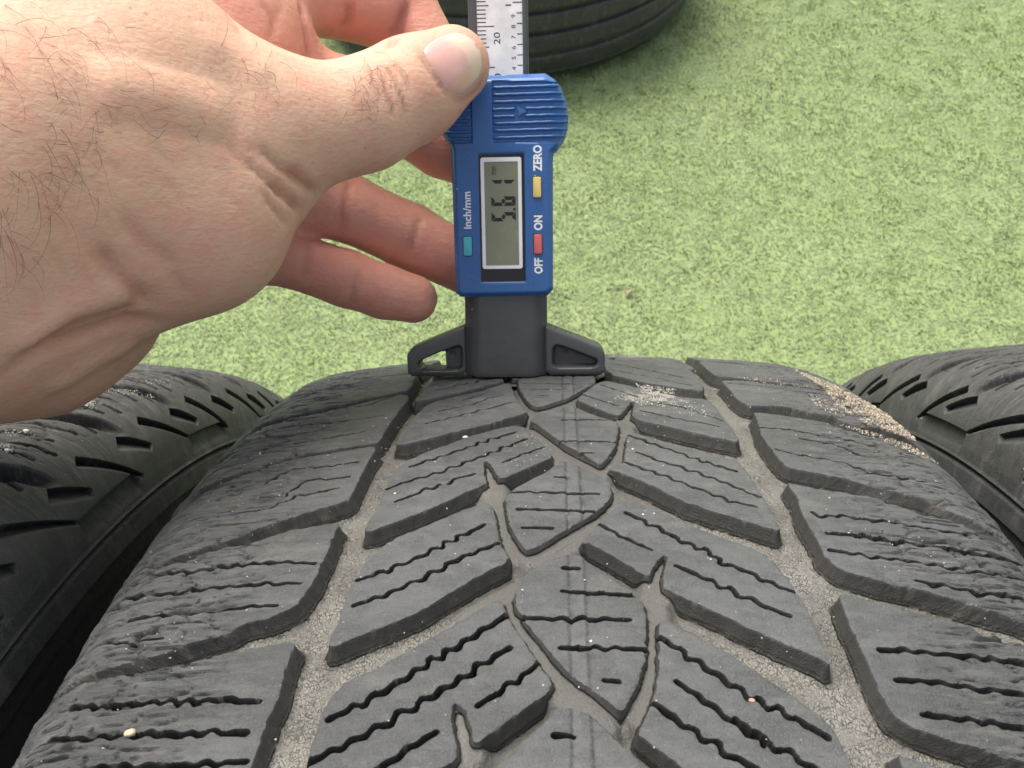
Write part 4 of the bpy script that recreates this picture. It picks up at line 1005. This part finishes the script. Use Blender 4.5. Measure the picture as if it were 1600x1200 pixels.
CREASES = [([(425, 282), (450, 308), (472, 332)], 0.9, 0.85), ([(452, 262), (476, 286), (496, 303)], 0.9, 0.8), ([(410, 300), (432, 330), (452, 350)], 0.7, 0.4), ([(0, 590), (60, 545), (140, 520), (200, 500), (255, 505)], 1.6, 0.9), ([(45, 545), (110, 505), (180, 488), (230, 470)], 1.3, 0.45), ([(150, 375), (190, 430), (240, 475)], 1.3, 0.45), ([(130, 380), (175, 430), (225, 478)], 0.8, 0.25), ([(185, 330), (230, 380), (290, 420)], 1.4, 0.3), ([(265, 420), (285, 445), (300, 460)], 1.0, 0.2), ([(380, 245), (420, 285), (452, 312)], 0.7, 0.5), ([(400, 225), (440, 262), (478, 288)], 0.8, 0.5), ([(355, 225), (375, 250), (395, 268)], 0.7, 0.2), ([(585, 100), (602, 130), (612, 160), (618, 190)], 0.5, 0.5), ([(600, 98), (618, 125), (630, 155), (637, 185)], 0.5, 0.5), ([(612, 95), (632, 120), (644, 150)], 0.45, 0.4), ([(574, 105), (588, 135), (595, 170)], 0.45, 0.32), ([(655, 80), (668, 102), (686, 128), (702, 150)], 0.7, 0.45), ([(700, 152), (724, 158), (748, 140), (760, 110)], 0.6, 0.35), ([(547, 268), (540, 320), (532, 368)], 0.8, 0.4), ([(660, 330), (650, 365), (640, 400)], 0.8, 0.3), ([(484, 372), (478, 410), (474, 440)], 0.7, 0.35), ([(562, 414), (553, 450), (548, 480)], 0.7, 0.35), ([(548, 0), (545, 30), (535, 48)], 1.0, 0.9), ([(640, 0), (622, 45), (606, 78)], 1.0, 0.9), ([(405, 0), (425, 25), (432, 60)], 0.8, 0.3), ([(442, 0), (428, 40), (415, 70)], 0.7, 0.25), ([(470, 0), (480, 50), (487, 100)], 1.0, 0.8), ([(350, 20), (372, 40), (380, 60)], 0.9, 0.3), ([(300, 60), (370, 85), (430, 130)], 3.0, -0.35), ([(120, 120), (260, 150), (380, 190)], 4.0, -0.8), ([(0, 560), (120, 480), (230, 440)], 3.0, -0.8), ([(60, 620), (150, 560), (220, 530)], 3.0, -0.7), ([(145, 227), (156, 236), (165, 247)], 0.55, 0.09), ([(335, 258), (353, 275), (366, 296)], 0.55, 0.08), ([(122, 228), (144, 250), (160, 277)], 0.55, 0.12), ([(348, 250), (358, 267), (365, 285)], 0.55, 0.11), ([(377, 223), (396, 236), (413, 254)], 0.55, 0.07), ([(230, 223), (257, 243), (280, 268)], 0.55, 0.13), ([(257, 278), (278, 303), (293, 332)], 0.55, 0.13), ([(243, 308), (263, 324), (280, 344)], 0.55, 0.09), ([(118, 279), (128, 289), (136, 300)], 0.55, 0.11), ([(161, 339), (178, 354), (193, 373)], 0.55, 0.09), ([(419, 251), (440, 268), (457, 288)], 0.55, 0.08), ([(188, 394), (202, 408), (213, 425)], 0.55, 0.1), ([(386, 226), (406, 248), (421, 274)], 0.55, 0.11), ([(145, 286), (157, 298), (166, 312)], 0.55, 0.1), ([(75, 381), (91, 406), (102, 433)], 0.55, 0.14), ([(67, 275), (95, 294), (120, 318)], 0.55, 0.12), ([(166, 250), (182, 263), (195, 280)], 0.55, 0.14), ([(179, 202), (189, 212), (197, 223)], 0.55, 0.07), ([(342, 294), (368, 318), (389, 346)], 0.55, 0.09), ([(135, 215), (144, 225), (152, 237)], 0.55, 0.07), ([(304, 239), (315, 253), (324, 269)], 0.55, 0.14), ([(104, 338), (125, 359), (142, 384)], 0.55, 0.09)]
NAIL = [(658, 78), (668, 66), (684, 56), (712, 47), (738, 54), (754, 78), (757, 106), (746, 132), (724, 153), (700, 150), (684, 126), (667, 99)]
HAIR = [(50, 50, 55, 45, 30, 0.6, 0.5, 85, 0.3), (90, 170, 70, 45, 24, 3.05, 0.5, 80, 0.6), (40, 290, 38, 40, 22, 1.2, 0.5, 95, 0.4), (150, 210, 70, 30, 12, 3.2, 0.5, 60, 0.5), (110, 240, 40, 40, 14, 1.5, 0.6, 70, 0.7), (405, 110, 25, 25, 16, 0.9, 0.6, 45, 0.8), (572, 140, 20, 22, 46, 1.0, 0.6, 42, 0.9), (300, 190, 50, 25, 9, 3.0, 0.6, 45, 0.5), (20, 380, 20, 30, 10, 1.3, 0.4, 70, 0.5), (200, 100, 70, 50, 12, 0.4, 0.8, 35, 0.3)]

def hand_sdf(p):
    parts = {}
    for name, (pts, k, fl) in HAND.items():
        parts[name] = chain(p, pts, k, fl)
    arm = None
    for nme, k in (("forearm_upper", .012), ("forearm_lower", .012), ("metacarpal", .010), ("thenar", .010), ("thenar_low", .008), ("thumb", .007)):
        arm = parts[nme] if arm is None else smin(arm, parts[nme], k)
    arm = smin(arm, parts["heel"], .0035)
    palm = smin(parts["palm"], parts["palm_low"], .012)
    base = palm
    for f, k in (("index", .006), ("middle", .005), ("ring", .005), ("pinky", .005)):
        palm = np.minimum(palm, smin(base, parts[f], k))
    for f in ("fold", "fold2"):
        arm = smin(arm, parts[f], .0035)
    return smin(arm, palm, .0030)

def surface_nets(fn, lo, hi, h):
    ax = [np.arange(lo[i], hi[i] + h, h) for i in range(3)]
    nx, ny, nz = map(len, ax)
    V = np.empty((nx, ny, nz), np.float32)
    Y, Z = np.meshgrid(ax[1], ax[2], indexing='ij')
    yz = np.stack([Y.ravel(), Z.ravel()], -1)
    for i0 in range(0, nx, 8):
        xs = ax[0][i0:i0 + 8]
        p = np.concatenate([np.concatenate([np.full((len(yz), 1), x), yz], 1) for x in xs])
        V[i0:i0 + 8] = fn(p).reshape(len(xs), ny, nz)
    S = V < 0
    corners = [(a, b, c) for a in (0, 1) for b in (0, 1) for c in (0, 1)]
    def sl(A, o): return A[o[0]:nx - 1 + o[0], o[1]:ny - 1 + o[1], o[2]:nz - 1 + o[2]]
    cnt = sum(sl(S, c).astype(np.int8) for c in corners)
    act = (cnt > 0) & (cnt < 8)
    idx = np.argwhere(act); n = len(idx)
    vid = -np.ones(act.shape, np.int64); vid[act] = np.arange(n)
    acc = np.zeros((n, 3)); num = np.zeros(n)
    for c0 in corners:
        for axis in range(3):
            if c0[axis]: continue
            c1 = list(c0); c1[axis] = 1
            a = V[idx[:, 0] + c0[0], idx[:, 1] + c0[1], idx[:, 2] + c0[2]]; b = V[idx[:, 0] + c1[0], idx[:, 1] + c1[1], idx[:, 2] + c1[2]]
            m = (a < 0) != (b < 0)
            t = np.where(m, a / np.where(m, a - b, 1), 0)
            pt = np.tile(np.array(c0, float), (n, 1)); pt[:, axis] += t
            acc[m] += pt[m]; num[m] += 1
    co = np.array(lo) + (idx + acc / num[:, None]) * h
    quads = []
    for axis in range(3):
        o = [0, 0, 0]; o[axis] = 1
        s0 = S[:nx - o[0], :ny - o[1], :nz - o[2]]; s1 = S[o[0]:, o[1]:, o[2]:]
        e = np.argwhere(s0 != s1)
        u, v = [(1, 2), (2, 0), (0, 1)][axis]
        e = e[(e[:, u] > 0) & (e[:, v] > 0) & (e[:, u] < act.shape[u]) & (e[:, v] < act.shape[v])]
        flip = s0[e[:, 0], e[:, 1], e[:, 2]]
        du = np.zeros(3, int); du[u] = 1; dv = np.zeros(3, int); dv[v] = 1
        g = lambda q: vid[q[:, 0], q[:, 1], q[:, 2]]
        q = np.stack([g(e - du - dv), g(e - dv), g(e), g(e - du)], -1)
        q[~flip] = q[~flip][:, ::-1]
        quads.append(q)
    return co, np.concatenate(quads)

def hand_cast(bvh, px, py):
    d = Vector(((px - 800) / FH, (py - 600) / FH, 1.0)).normalized()
    loc, nor, fi, dist = bvh.ray_cast(Vector((0, 0, 0)), d)
    return loc, nor

def mat_skin():
    m = NT("skin"); c = m.coord()
    fl = m.attr("flush", "Fac"); cr = m.attr("crease", "Fac")
    n1 = m.noise(c, 55, 4); n2 = m.noise(c, 260, 4, 0.6); n3 = m.noise(c, 1400, 3, 0.6)
    pores = m.voro(c, 900)
    lines = m.noise(m.map(c, (330, 1500, 700), rot=(0, 0, rad(-38))), 1, 4, 0.65, 0.4)
    pale = m.mix(n1, (0.68, 0.415, 0.285), (0.73, 0.46, 0.32))
    red = m.mix(n1, (0.60, 0.25, 0.18), (0.68, 0.33, 0.245))
    col = m.mix(fl, pale, red)
    col = m.mix(m.ramp(n2, 0.46, 0.66, 0, 0.42), col, (0.69, 0.345, 0.25))
    n4 = m.noise(c, 130, 3)
    col = m.mix(m.ramp(n4, 0.46, 0.66, 0, 0.38), col, (0.71, 0.36, 0.26))
    col = m.mix(m.ramp(n1, 0.5, 0.7, 0, 0.25), col, (0.55, 0.35, 0.235))
    spot = m.voro(c, 520); sg = m.voro(c, 520, out="Color")
    sp = m.math('MULTIPLY', m.ramp(spot, 0.26, 0.08), m.math('MULTIPLY', m.ramp(m.sep(sg)[0], 0.6, 0.9), m.ramp(m.sep(c)[1], -0.030, -0.045)))
    col = m.mix(m.math('MULTIPLY', sp, m.math('MULTIPLY', m.ramp(fl, 0.5, 0.1), 0.5)), col, (0.42, 0.20, 0.14))
    col = m.mix(m.math('MULTIPLY', cr, 0.45), col, (0.40, 0.165, 0.11))
    h = m.math('ADD', m.math('MULTIPLY', n3, 0.35), m.math('MULTIPLY', lines, 0.9))
    h = m.math('ADD', h, m.math('MULTIPLY', pores, -0.35)); h = m.math('ADD', h, m.math('MULTIPLY', n2, 0.8))
    b = m.b
    b.inputs["Subsurface Weight"].default_value = 0.35
    b.inputs["Subsurface Radius"].default_value = (1.0, 0.36, 0.2)
    b.inputs["Subsurface Scale"].default_value = 0.0022
    return m.out(col, m.ramp(n2, 0.3, 0.7, 0.42, 0.56), m.bump(h, 0.55, 0.00036), 0.42)
M_SKIN = mat_skin()

def build_hand():
    lo = at(-330, -160, .16) ; lo = np.array([-0.150, -0.105, 0.100]); hi = np.array([0.006, 0.036, 0.245])
    co, quads = surface_nets(hand_sdf, lo, hi, 0.0010)
    # pull onto the true surface
    for _ in range(2):
        e = 2e-4; d = hand_sdf(co)
        g = np.stack([hand_sdf(co + np.eye(3)[i] * e) - d for i in range(3)], -1) / e
        g /= np.maximum(np.linalg.norm(g, axis=1), 1e-6)[:, None]
        co = co - g * np.clip(d, -6e-4, 6e-4)[:, None] * 0.9
    # soften
    E = np.concatenate([quads[:, [0, 1]], quads[:, [1, 2]], quads[:, [2, 3]], quads[:, [3, 0]]])
    for _ in range(3):
        acc = np.zeros_like(co); cnt = np.zeros(len(co))
        np.add.at(acc, E[:, 0], co[E[:, 1]]); np.add.at(cnt, E[:, 0], 1)
        np.add.at(acc, E[:, 1], co[E[:, 0]]); np.add.at(cnt, E[:, 1], 1)
        co = co * 0.5 + 0.5 * acc / np.maximum(cnt, 1)[:, None]
    bvh = BVHTree.FromPolygons(co.tolist(), quads.tolist())
    # creases and wrinkles pressed into the skin
    crease = np.zeros(len(co)); disp = np.zeros(len(co))
    for pts, w, dep in CREASES:
        L = []
        P = []
        for i in range(len(pts) - 1):
            for k in range(5):
                t = k / 5; P.append((pts[i][0] + (pts[i + 1][0] - pts[i][0]) * t, pts[i][1] + (pts[i + 1][1] - pts[i][1]) * t))
        P.append(pts[-1])
        for x, y in P:
            l, n = hand_cast(bvh, x, y)
            if l is not None: L.append(l)
        if len(L) < 2: continue
        L = np.array(L); lo_, hi_ = L.min(0) - 0.004, L.max(0) + 0.004
        sel = np.where(((co > lo_) & (co < hi_)).all(1))[0]
        if not len(sel): continue
        best = np.full(len(sel), 1e9); tt = np.zeros(len(sel))
        for i in range(len(L) - 1):
            ab = L[i + 1] - L[i]; l2 = ab @ ab + 1e-12
            if l2 > 0.008 ** 2: continue
            t = np.clip(((co[sel] - L[i]) @ ab) / l2, 0, 1)
            dd = np.linalg.norm(co[sel] - L[i] - t[:, None] * ab, axis=1)
            m = dd < best; best = np.where(m, dd, best); tt = np.where(m, (i + t) / (len(L) - 1), tt)
        env = np.clip(np.minimum(tt, 1 - tt) / 0.18, 0.25, 1)
        g = np.exp(-(best / (w * 1e-3)) ** 2) * env
        disp[sel] += dep * 1.5e-3 * g
        crease[sel] = np.maximum(crease[sel], g * min(1, abs(dep) * 2.2) if dep > 0 else 0)
    nrm = np.zeros_like(co)
    v = co[quads]; fn = np.cross(v[:, 2] - v[:, 0], v[:, 3] - v[:, 1])
    for k in range(4): np.add.at(nrm, quads[:, k], fn)
    nrm /= np.maximum(np.linalg.norm(nrm, axis=1), 1e-12)[:, None]
    co = co - nrm * disp[:, None]
    # where the skin is pinker: palm side and fingers
    w = {n: np.clip(chain(co, pts, k, fl), 0, 1) for n, (pts, k, fl) in HAND.items()}
    wa = np.minimum.reduce([w[n] for n in ("forearm_upper", "forearm_lower", "metacarpal", "thenar", "thumb", "heel")])
    wf = np.minimum.reduce([w[n] for n in ("index", "middle", "ring", "pinky", "palm")])
    flush = 1 / (1 + np.exp((wf - wa) / 0.0016))
    tip = np.array([at(705, 104, .18), at(650, 462, .213), at(740, 430, .213)])
    for t in tip: flush = np.maximum(flush, 0.75 * np.exp(-(np.linalg.norm(co - t, axis=1) / 0.011) ** 2) * (1 if t is not tip[0] else 0.6))
    flush = np.maximum(flush, 0.35 * (1 / (1 + np.exp(w["heel"] / 0.002))))
    me = mesh_np("hand", co, quads, True, {"flush": flush, "crease": crease})
    hand = link("hand", me, M_SKIN)
    hand.matrix_world = HAND_M
    tag(hand, "bare left hand reaching in from the left, thumb pressed on the blue gauge", "hand")
    bvh = BVHTree.FromPolygons(co.tolist(), quads.tolist())

    # ---- thumbnail
    NP = np.array(NAIL, float); c = NP.mean(0)
    NPs = chaikin(chaikin(NP, 0.25), 0.25); n = len(NPs)
    rings = [0.0, 0.2, 0.4, 0.55, 0.7, 0.8, 0.88, 0.94, 0.98, 1.0]
    vs = []; ids = {}
    ax = np.array([0.87, -0.49])                 # root to free edge
    for ri, r in enumerate(rings):
        for i in range(1 if ri == 0 else n):
            q = c + (NPs[i] - c) * r
            l, nn = hand_cast(bvh, *q)
            if l is None: l, nn = Vector(at(*q, .178)), Vector((0, 0, -1))
            up = 0.00042 * (1 - r ** 8) - 0.00025 * r ** 8
            vs.append((np.array(l), np.array(nn), up, r, (q - c) @ ax))
            ids[(ri, i)] = len(vs) - 1
    L = np.array([v[0] for v in vs]); N = np.array([v[1] for v in vs]); up = np.array([v[2] for v in vs]); al = np.array([v[4] for v in vs])
    L2 = L + N * up[:, None]
    F4, F3 = [], []
    for ri in range(1, len(rings)):
        for i in range(n):
            j = (i + 1) % n
            if ri == 1: F3.append((0, ids[(1, i)], ids[(1, j)]))
            else: F4.append((ids[(ri - 1, i)], ids[(ri, i)], ids[(ri, j)], ids[(ri - 1, j)]))
    # smooth the plate
    EE = np.array([(f[a], f[(a + 1) % 4]) for f in F4 for a in range(4)])
    inner = np.array([v[3] < 0.9 for v in vs])
    for _ in range(12):
        acc = np.zeros_like(L2); cnt = np.zeros(len(L2))
        np.add.at(acc, EE[:, 0], L2[EE[:, 1]]); np.add.at(cnt, EE[:, 0], 1)
        av = acc / np.maximum(cnt, 1)[:, None]
        L2 = np.where((inner & (cnt > 0))[:, None], 0.6 * L2 + 0.4 * av, L2)
    m = NT("nail"); cc = m.coord(); fr = m.attr("free", "Fac")
    n1 = m.noise(cc, 300, 3); ln = m.noise(m.map(cc, (300, 2600, 600), rot=(0, 0, rad(-29))), 1, 2)
    col = m.mix(n1, (0.66, 0.35, 0.30), (0.73, 0.43, 0.36))
    col = m.mix(fr, col, (0.76, 0.56, 0.43))
    m.b.inputs["Subsurface Weight"].default_value = 0.25
    m.b.inputs["Subsurface Radius"].default_value = (1, .4, .25); m.b.inputs["Subsurface Scale"].default_value = 0.0015
    m.b.inputs["Coat Weight"].default_value = 0.5; m.b.inputs["Coat Roughness"].default_value = 0.2
    mat = m.out(col, 0.27, m.bump(ln, 0.12, 0.0002), 0.5)
    free = smoothstep(-2, 26, al)
    me = mesh_np("thumbnail", L2, [np.array(F3)[:, ::-1], np.array(F4)[:, ::-1]], True, {"free": free})
    me.flip_normals()
    link("thumbnail", me, mat, hand)

    # ---- hairs on the wrist and thumb
    rng = random.Random(11)
    Vt, Ft = [], []
    def hair(px, py, ang, length, curl, r):
        pts = []; a = ang; x, y = px, py
        l0, n0 = hand_cast(bvh, x, y)
        if l0 is None or l0.z > 0.2: return
        steps = 9
        for k in range(steps + 1):
            l, nn = hand_cast(bvh, x, y)
            if l is None or (pts and abs(l.z - pts[-1][2]) > 0.006): break
            lift = 0.00012 + 0.0009 * math.sin(math.pi * min(1, k / steps * 0.9)) * length / 60
            pts.append(np.array(l + nn * lift))
            x += math.cos(a) * length / steps; y += math.sin(a) * length / steps; a += curl / steps + rng.gauss(0, 0.05)
        if len(pts) < 4: return
        base = len(Vt)
        for k, p in enumerate(pts):
            d = pts[min(k + 1, len(pts) - 1)] - pts[max(k - 1, 0)]; d = d / (np.linalg.norm(d) + 1e-9)
            s = np.cross(d, [0.1, 0.2, 1.0]); s /= np.linalg.norm(s) + 1e-9; t = np.cross(d, s)
            rr = r * (1 - 0.75 * k / (len(pts) - 1))
            for q in range(3):
                th = 2.094 * q; Vt.append(p + rr * (math.cos(th) * s + math.sin(th) * t))
        for k in range(len(pts) - 1):
            for q in range(3):
                a0 = base + 3 * k + q; a1 = base + 3 * k + (q + 1) % 3
                Ft.append((a0, a1, a1 + 3, a0 + 3))
    for x0, y0, sx, sy, n, ang, da, ln, cv in HAIR:
        for _ in range(n):
            hair(rng.gauss(x0, sx), rng.gauss(y0, sy), ang + rng.gauss(0, da), ln * rng.uniform(0.5, 1.4), rng.gauss(cv, 0.9), rng.uniform(2.2e-5, 4.4e-5))
    mh = NT("hair"); mat = mh.out((0.095, 0.050, 0.032), 0.5, None, 0.4)
    o = link("body_hair", mesh_np("body_hair", np.array(Vt), np.array(Ft), True), mat, hand)
    o["kind"] = "stuff"
    return hand
build_hand()

# ------------------------------------------------------------------ grit, sand and pebbles
def grains(name, label, cat, zones, seed, mat, off=(0, 0, 0)):
    rng = np.random.RandomState(seed)
    base = np.array([(1, 0, 0), (-1, 0, 0), (0, 1, 0), (0, -1, 0), (0, 0, 1), (0, 0, -1)], float)
    tri = np.array([(0, 2, 4), (2, 1, 4), (1, 3, 4), (3, 0, 4), (2, 0, 5), (1, 2, 5), (3, 1, 5), (0, 3, 5)])
    V, F, T = [], [], []
    k = 0
    for poly, n, r0, r1, lift in zones:
        poly = np.array(poly, float); lo, hi = poly.min(0), poly.max(0)
        got = 0
        while got < n:
            q = rng.uniform(lo, hi, (n, 2))
            d, _, _ = sd_poly(q[:, 0], q[:, 1], poly)
            q = q[(d > 0) & (vnoise(q[:, 0] * 0.6, q[:, 1] * 0.45, seed) > -0.25 - 0.5 * rng.rand(len(q)))]
            for s, u in q[:n - got]:
                r = r0 + (r1 - r0) * rng.rand() ** 2.2
                c = tyre_points(np.array([s]), np.array([u]), np.array([r * 0.5 + lift * rng.rand()]))[0] + np.array(off)
                R = np.linalg.qr(rng.normal(size=(3, 3)))[0]
                v = (base * rng.uniform(0.6, 1.25, (6, 1)) * np.array([1, rng.uniform(0.6, 1), rng.uniform(0.5, 0.9)])) @ R
                V.append(v * r * 1e-3 + c); F.append(tri + 6 * k); T.append(np.full(6, rng.rand())); k += 1
            got += len(q[:n - got])
    o = link(name, mesh_np(name, np.concatenate(V), np.concatenate(F), False, {"tone": np.concatenate(T)}), mat)
    tag(o, label, cat, kind="stuff")
m = NT("sand_grains"); tn = m.attr("tone", "Fac")
c1 = m.mix(m.ramp(tn, 0.0, 0.55, smooth=False), (0.28, 0.225, 0.16), (0.50, 0.425, 0.32))
M_SAND = m.out(m.mix(m.ramp(tn, 0.6, 1.0), c1, (0.66, 0.60, 0.50)), 0.6, None, 0.5)
SAND_A = [[[[38.2,57.3],[53.4,59.4],[59.2,61.2],[70.2,63.6],[76.7,67.9],[87.1,68.0],[94.2,67.4],[94.8,62.7],[92.4,58.4],[86.0,56.1],[76.2,56.1],[63.9,57.2],[50.4,56.7]],4600,0.06,0.3,0.5],[[[92.5,51.2],[94.9,55.5],[97.9,59.7],[99.8,64.5],[103.5,68.1],[105.3,64.5],[103.4,61.2],[101.0,58.7],[97.3,55.4]],420,0.06,0.28,0.1],[[[71.5,52.3],[80.2,56.4],[89.2,55.1],[87.7,52.6],[81.0,50.4]],160,0.1,0.3,0.1],[[[59.6,39.5],[57.9,48.3],[62.9,55.5],[67.9,52.9],[65.9,44.4],[66.1,38.6]],120,0.08,0.25,0.05]]
SAND_B = [[[[72.8,14.6],[74.8,18.8],[76.5,22.8],[83.7,21.5],[87.9,17.3],[89.3,13.9],[85.8,12.7],[81.7,15.3]],620,0.06,0.26,0.15],[[[88.5,6.6],[85.8,13.5],[94.1,22.0],[95.2,29.2],[86.7,26.7],[83.7,21.5],[77.3,16.5],[79.2,12.5]],260,0.05,0.24,0.05],[[[104.0,-13.2],[101.6,-8.1],[109.4,-3.6],[113.9,-3.6],[119.2,-9.2],[119.7,-12.3]],60,0.06,0.2,0.05],[[[80.8,-55.7],[71.2,-17.9],[115.8,-2.6],[176.7,-7.9],[176.4,-31.5],[167.9,-56.7]],170,0.05,0.17,0.05],[[[91.7,1.3],[66.6,41.8],[146.0,35.9],[176.3,29.9],[177.4,-0.7]],170,0.05,0.17,0.05],[[[37.4,43.3],[156.0,57.5],[139.7,40.4]],120,0.05,0.2,0.05],[[[99.6,-63.6],[85.0,-43.6],[152.9,-38.0],[172.4,-59.0],[141.6,-65.4]],120,0.05,0.17,0.05]]
GRIT_L = [[[[59.1,59.4],[52.2,64.5],[49.2,69.8],[56.1,68.1],[61.2,62.8]],120,0.08,0.3,0.05],[[[42.6,61.5],[32.5,65.9],[36.2,68.8],[46.1,64.8]],60,0.06,0.25,0.05],[[[70.1,60.1],[68.0,63.3],[71.6,66.0],[72.9,62.9]],70,0.1,0.4,0.05],[[[93.4,55.9],[91.5,61.0],[93.4,63.3],[96.3,59.5]],50,0.08,0.35,0.05],[[[100.0,59.8],[99.4,62.2],[102.3,63.9],[103.3,61.7]],50,0.08,0.4,0.05]]
PEBBLES = [[172.4,-54.5,0.52,0.2,"c","cream pebble wedged in a sipe at the lower left of the tread"],[168.3,20.5,0.3,-0.5,"p","pinkish stone chip in a sipe right of the tread centre"],[102.8,-19.7,0.36,-0.9,"w","tiny white stone in the groove below the gauge's left wing"],[92.6,60.8,0.48,0.25,"w","white stone chip on the left tyre under the wrist",[-0.17175,0.00067,-0.00084]],[102.0,62.3,0.42,0.25,"w","smaller pale stone chip at the left edge of the picture, on the left tyre",[-0.17175,0.00067,-0.00084]]]
grains("sand", "coarse tan sand clinging to the right shoulder of the middle tyre", "sand", SAND_A, 5, M_SAND)
m = NT("pale_grit"); tn = m.attr("tone", "Fac")
M_GRIT = m.out(m.mix(tn, (0.42, 0.40, 0.35), (0.72, 0.70, 0.64)), 0.6, None, 0.4)
grains("grit", "pale grit sprinkled over the middle tyre's tread", "grit", SAND_B, 9, M_GRIT)

grains("grit", "pale grit and flakes on the left tyre's shoulder under the wrist", "grit", GRIT_L, 21, M_GRIT, (-0.17175, 0.00067, -0.00084))

def pebble(s, u, r, h, color, label, group=None, off=(0, 0, 0)):
    rng = np.random.RandomState(int(s * 10 + u * 7) & 0xffff)
    bm = bmesh.new(); bmesh.ops.create_icosphere(bm, subdivisions=3, radius=1.0)
    me = bpy.data.meshes.new("pebble"); bm.to_mesh(me); bm.free()
    co = np.array([v.co[:] for v in me.vertices])
    co *= (1 + 0.16 * vnoise(co[:, 0] * 2 + s, co[:, 1] * 2 + u, co[:, 2] * 2) + 0.07 * vnoise(co[:, 0] * 5, co[:, 1] * 5 + s, co[:, 2] * 5))[:, None]
    co *= np.array([1.35, 0.95, 0.72]) * r * 1e-3
    me.vertices.foreach_set("co", co.astype(np.float32).ravel())
    for p in me.polygons: p.use_smooth = True
    o = link("pebble", me, color)
    o.location = Vector(tyre_points(np.array([s]), np.array([u]), np.array([h]))[0]) + Vector(off)
    al = PITCH0 - s / 300.0
    o.rotation_euler = (-al, 0, rng.uniform(-0.3, 0.3))
    tag(o, label, "pebble", group)
    return o
M_PEB = mat_simple("cream_stone", (0.56, 0.43, 0.30), 0.7, 0.3, 900, 0.4)
M_PEB2 = mat_simple("pink_stone", (0.50, 0.28, 0.22), 0.7, 0.25, 900, 0.3)
M_PEB3 = mat_simple("white_stone", (0.62, 0.60, 0.55), 0.7, 0.2, 900, 0.3)
for a in PEBBLES:
    mat = {"c": M_PEB, "p": M_PEB2, "w": M_PEB3}[a[4]]
    pebble(a[0], a[1], a[2], a[3], mat, a[5], None, a[6] if len(a) > 6 else (0, 0, 0))

# a dry scrap lying on the turf
def scrap():
    V, F = [], []
    n, k = 7, 4
    for i in range(n):
        t = i / (n - 1); w = 0.0034 * math.sin(math.pi * (0.12 + 0.8 * t))
        for j in range(k):
            s = j / (k - 1) * 2 - 1
            V.append((0.009 * (t - .5), w * s, 0.0050 + 0.0015 * math.sin(3 * t) + 0.002 * s * s))
    for i in range(n - 1):
        for j in range(k - 1):
            a = i * k + j; F.append((a, a + k, a + k + 1, a + 1))
    V2 = [(x, y, z - 0.0006) for x, y, z in V]; N = len(V)
    F2 = [tuple(q + N for q in f[::-1]) for f in F]
    o = link("dry_leaf", mesh_np("dry_leaf", np.array(V + V2), np.array(F + F2), True), mat_simple("dry_leaf", (0.30, 0.24, 0.15), 0.7, 0.3, 500, 0.3))
    o.location = (0.0767, 0.757, 0.0); o.rotation_euler = (0, 0, 0.9)
    tag(o, "small dry tan leaf scrap on the turf right of the gauge", "leaf")
scrap()
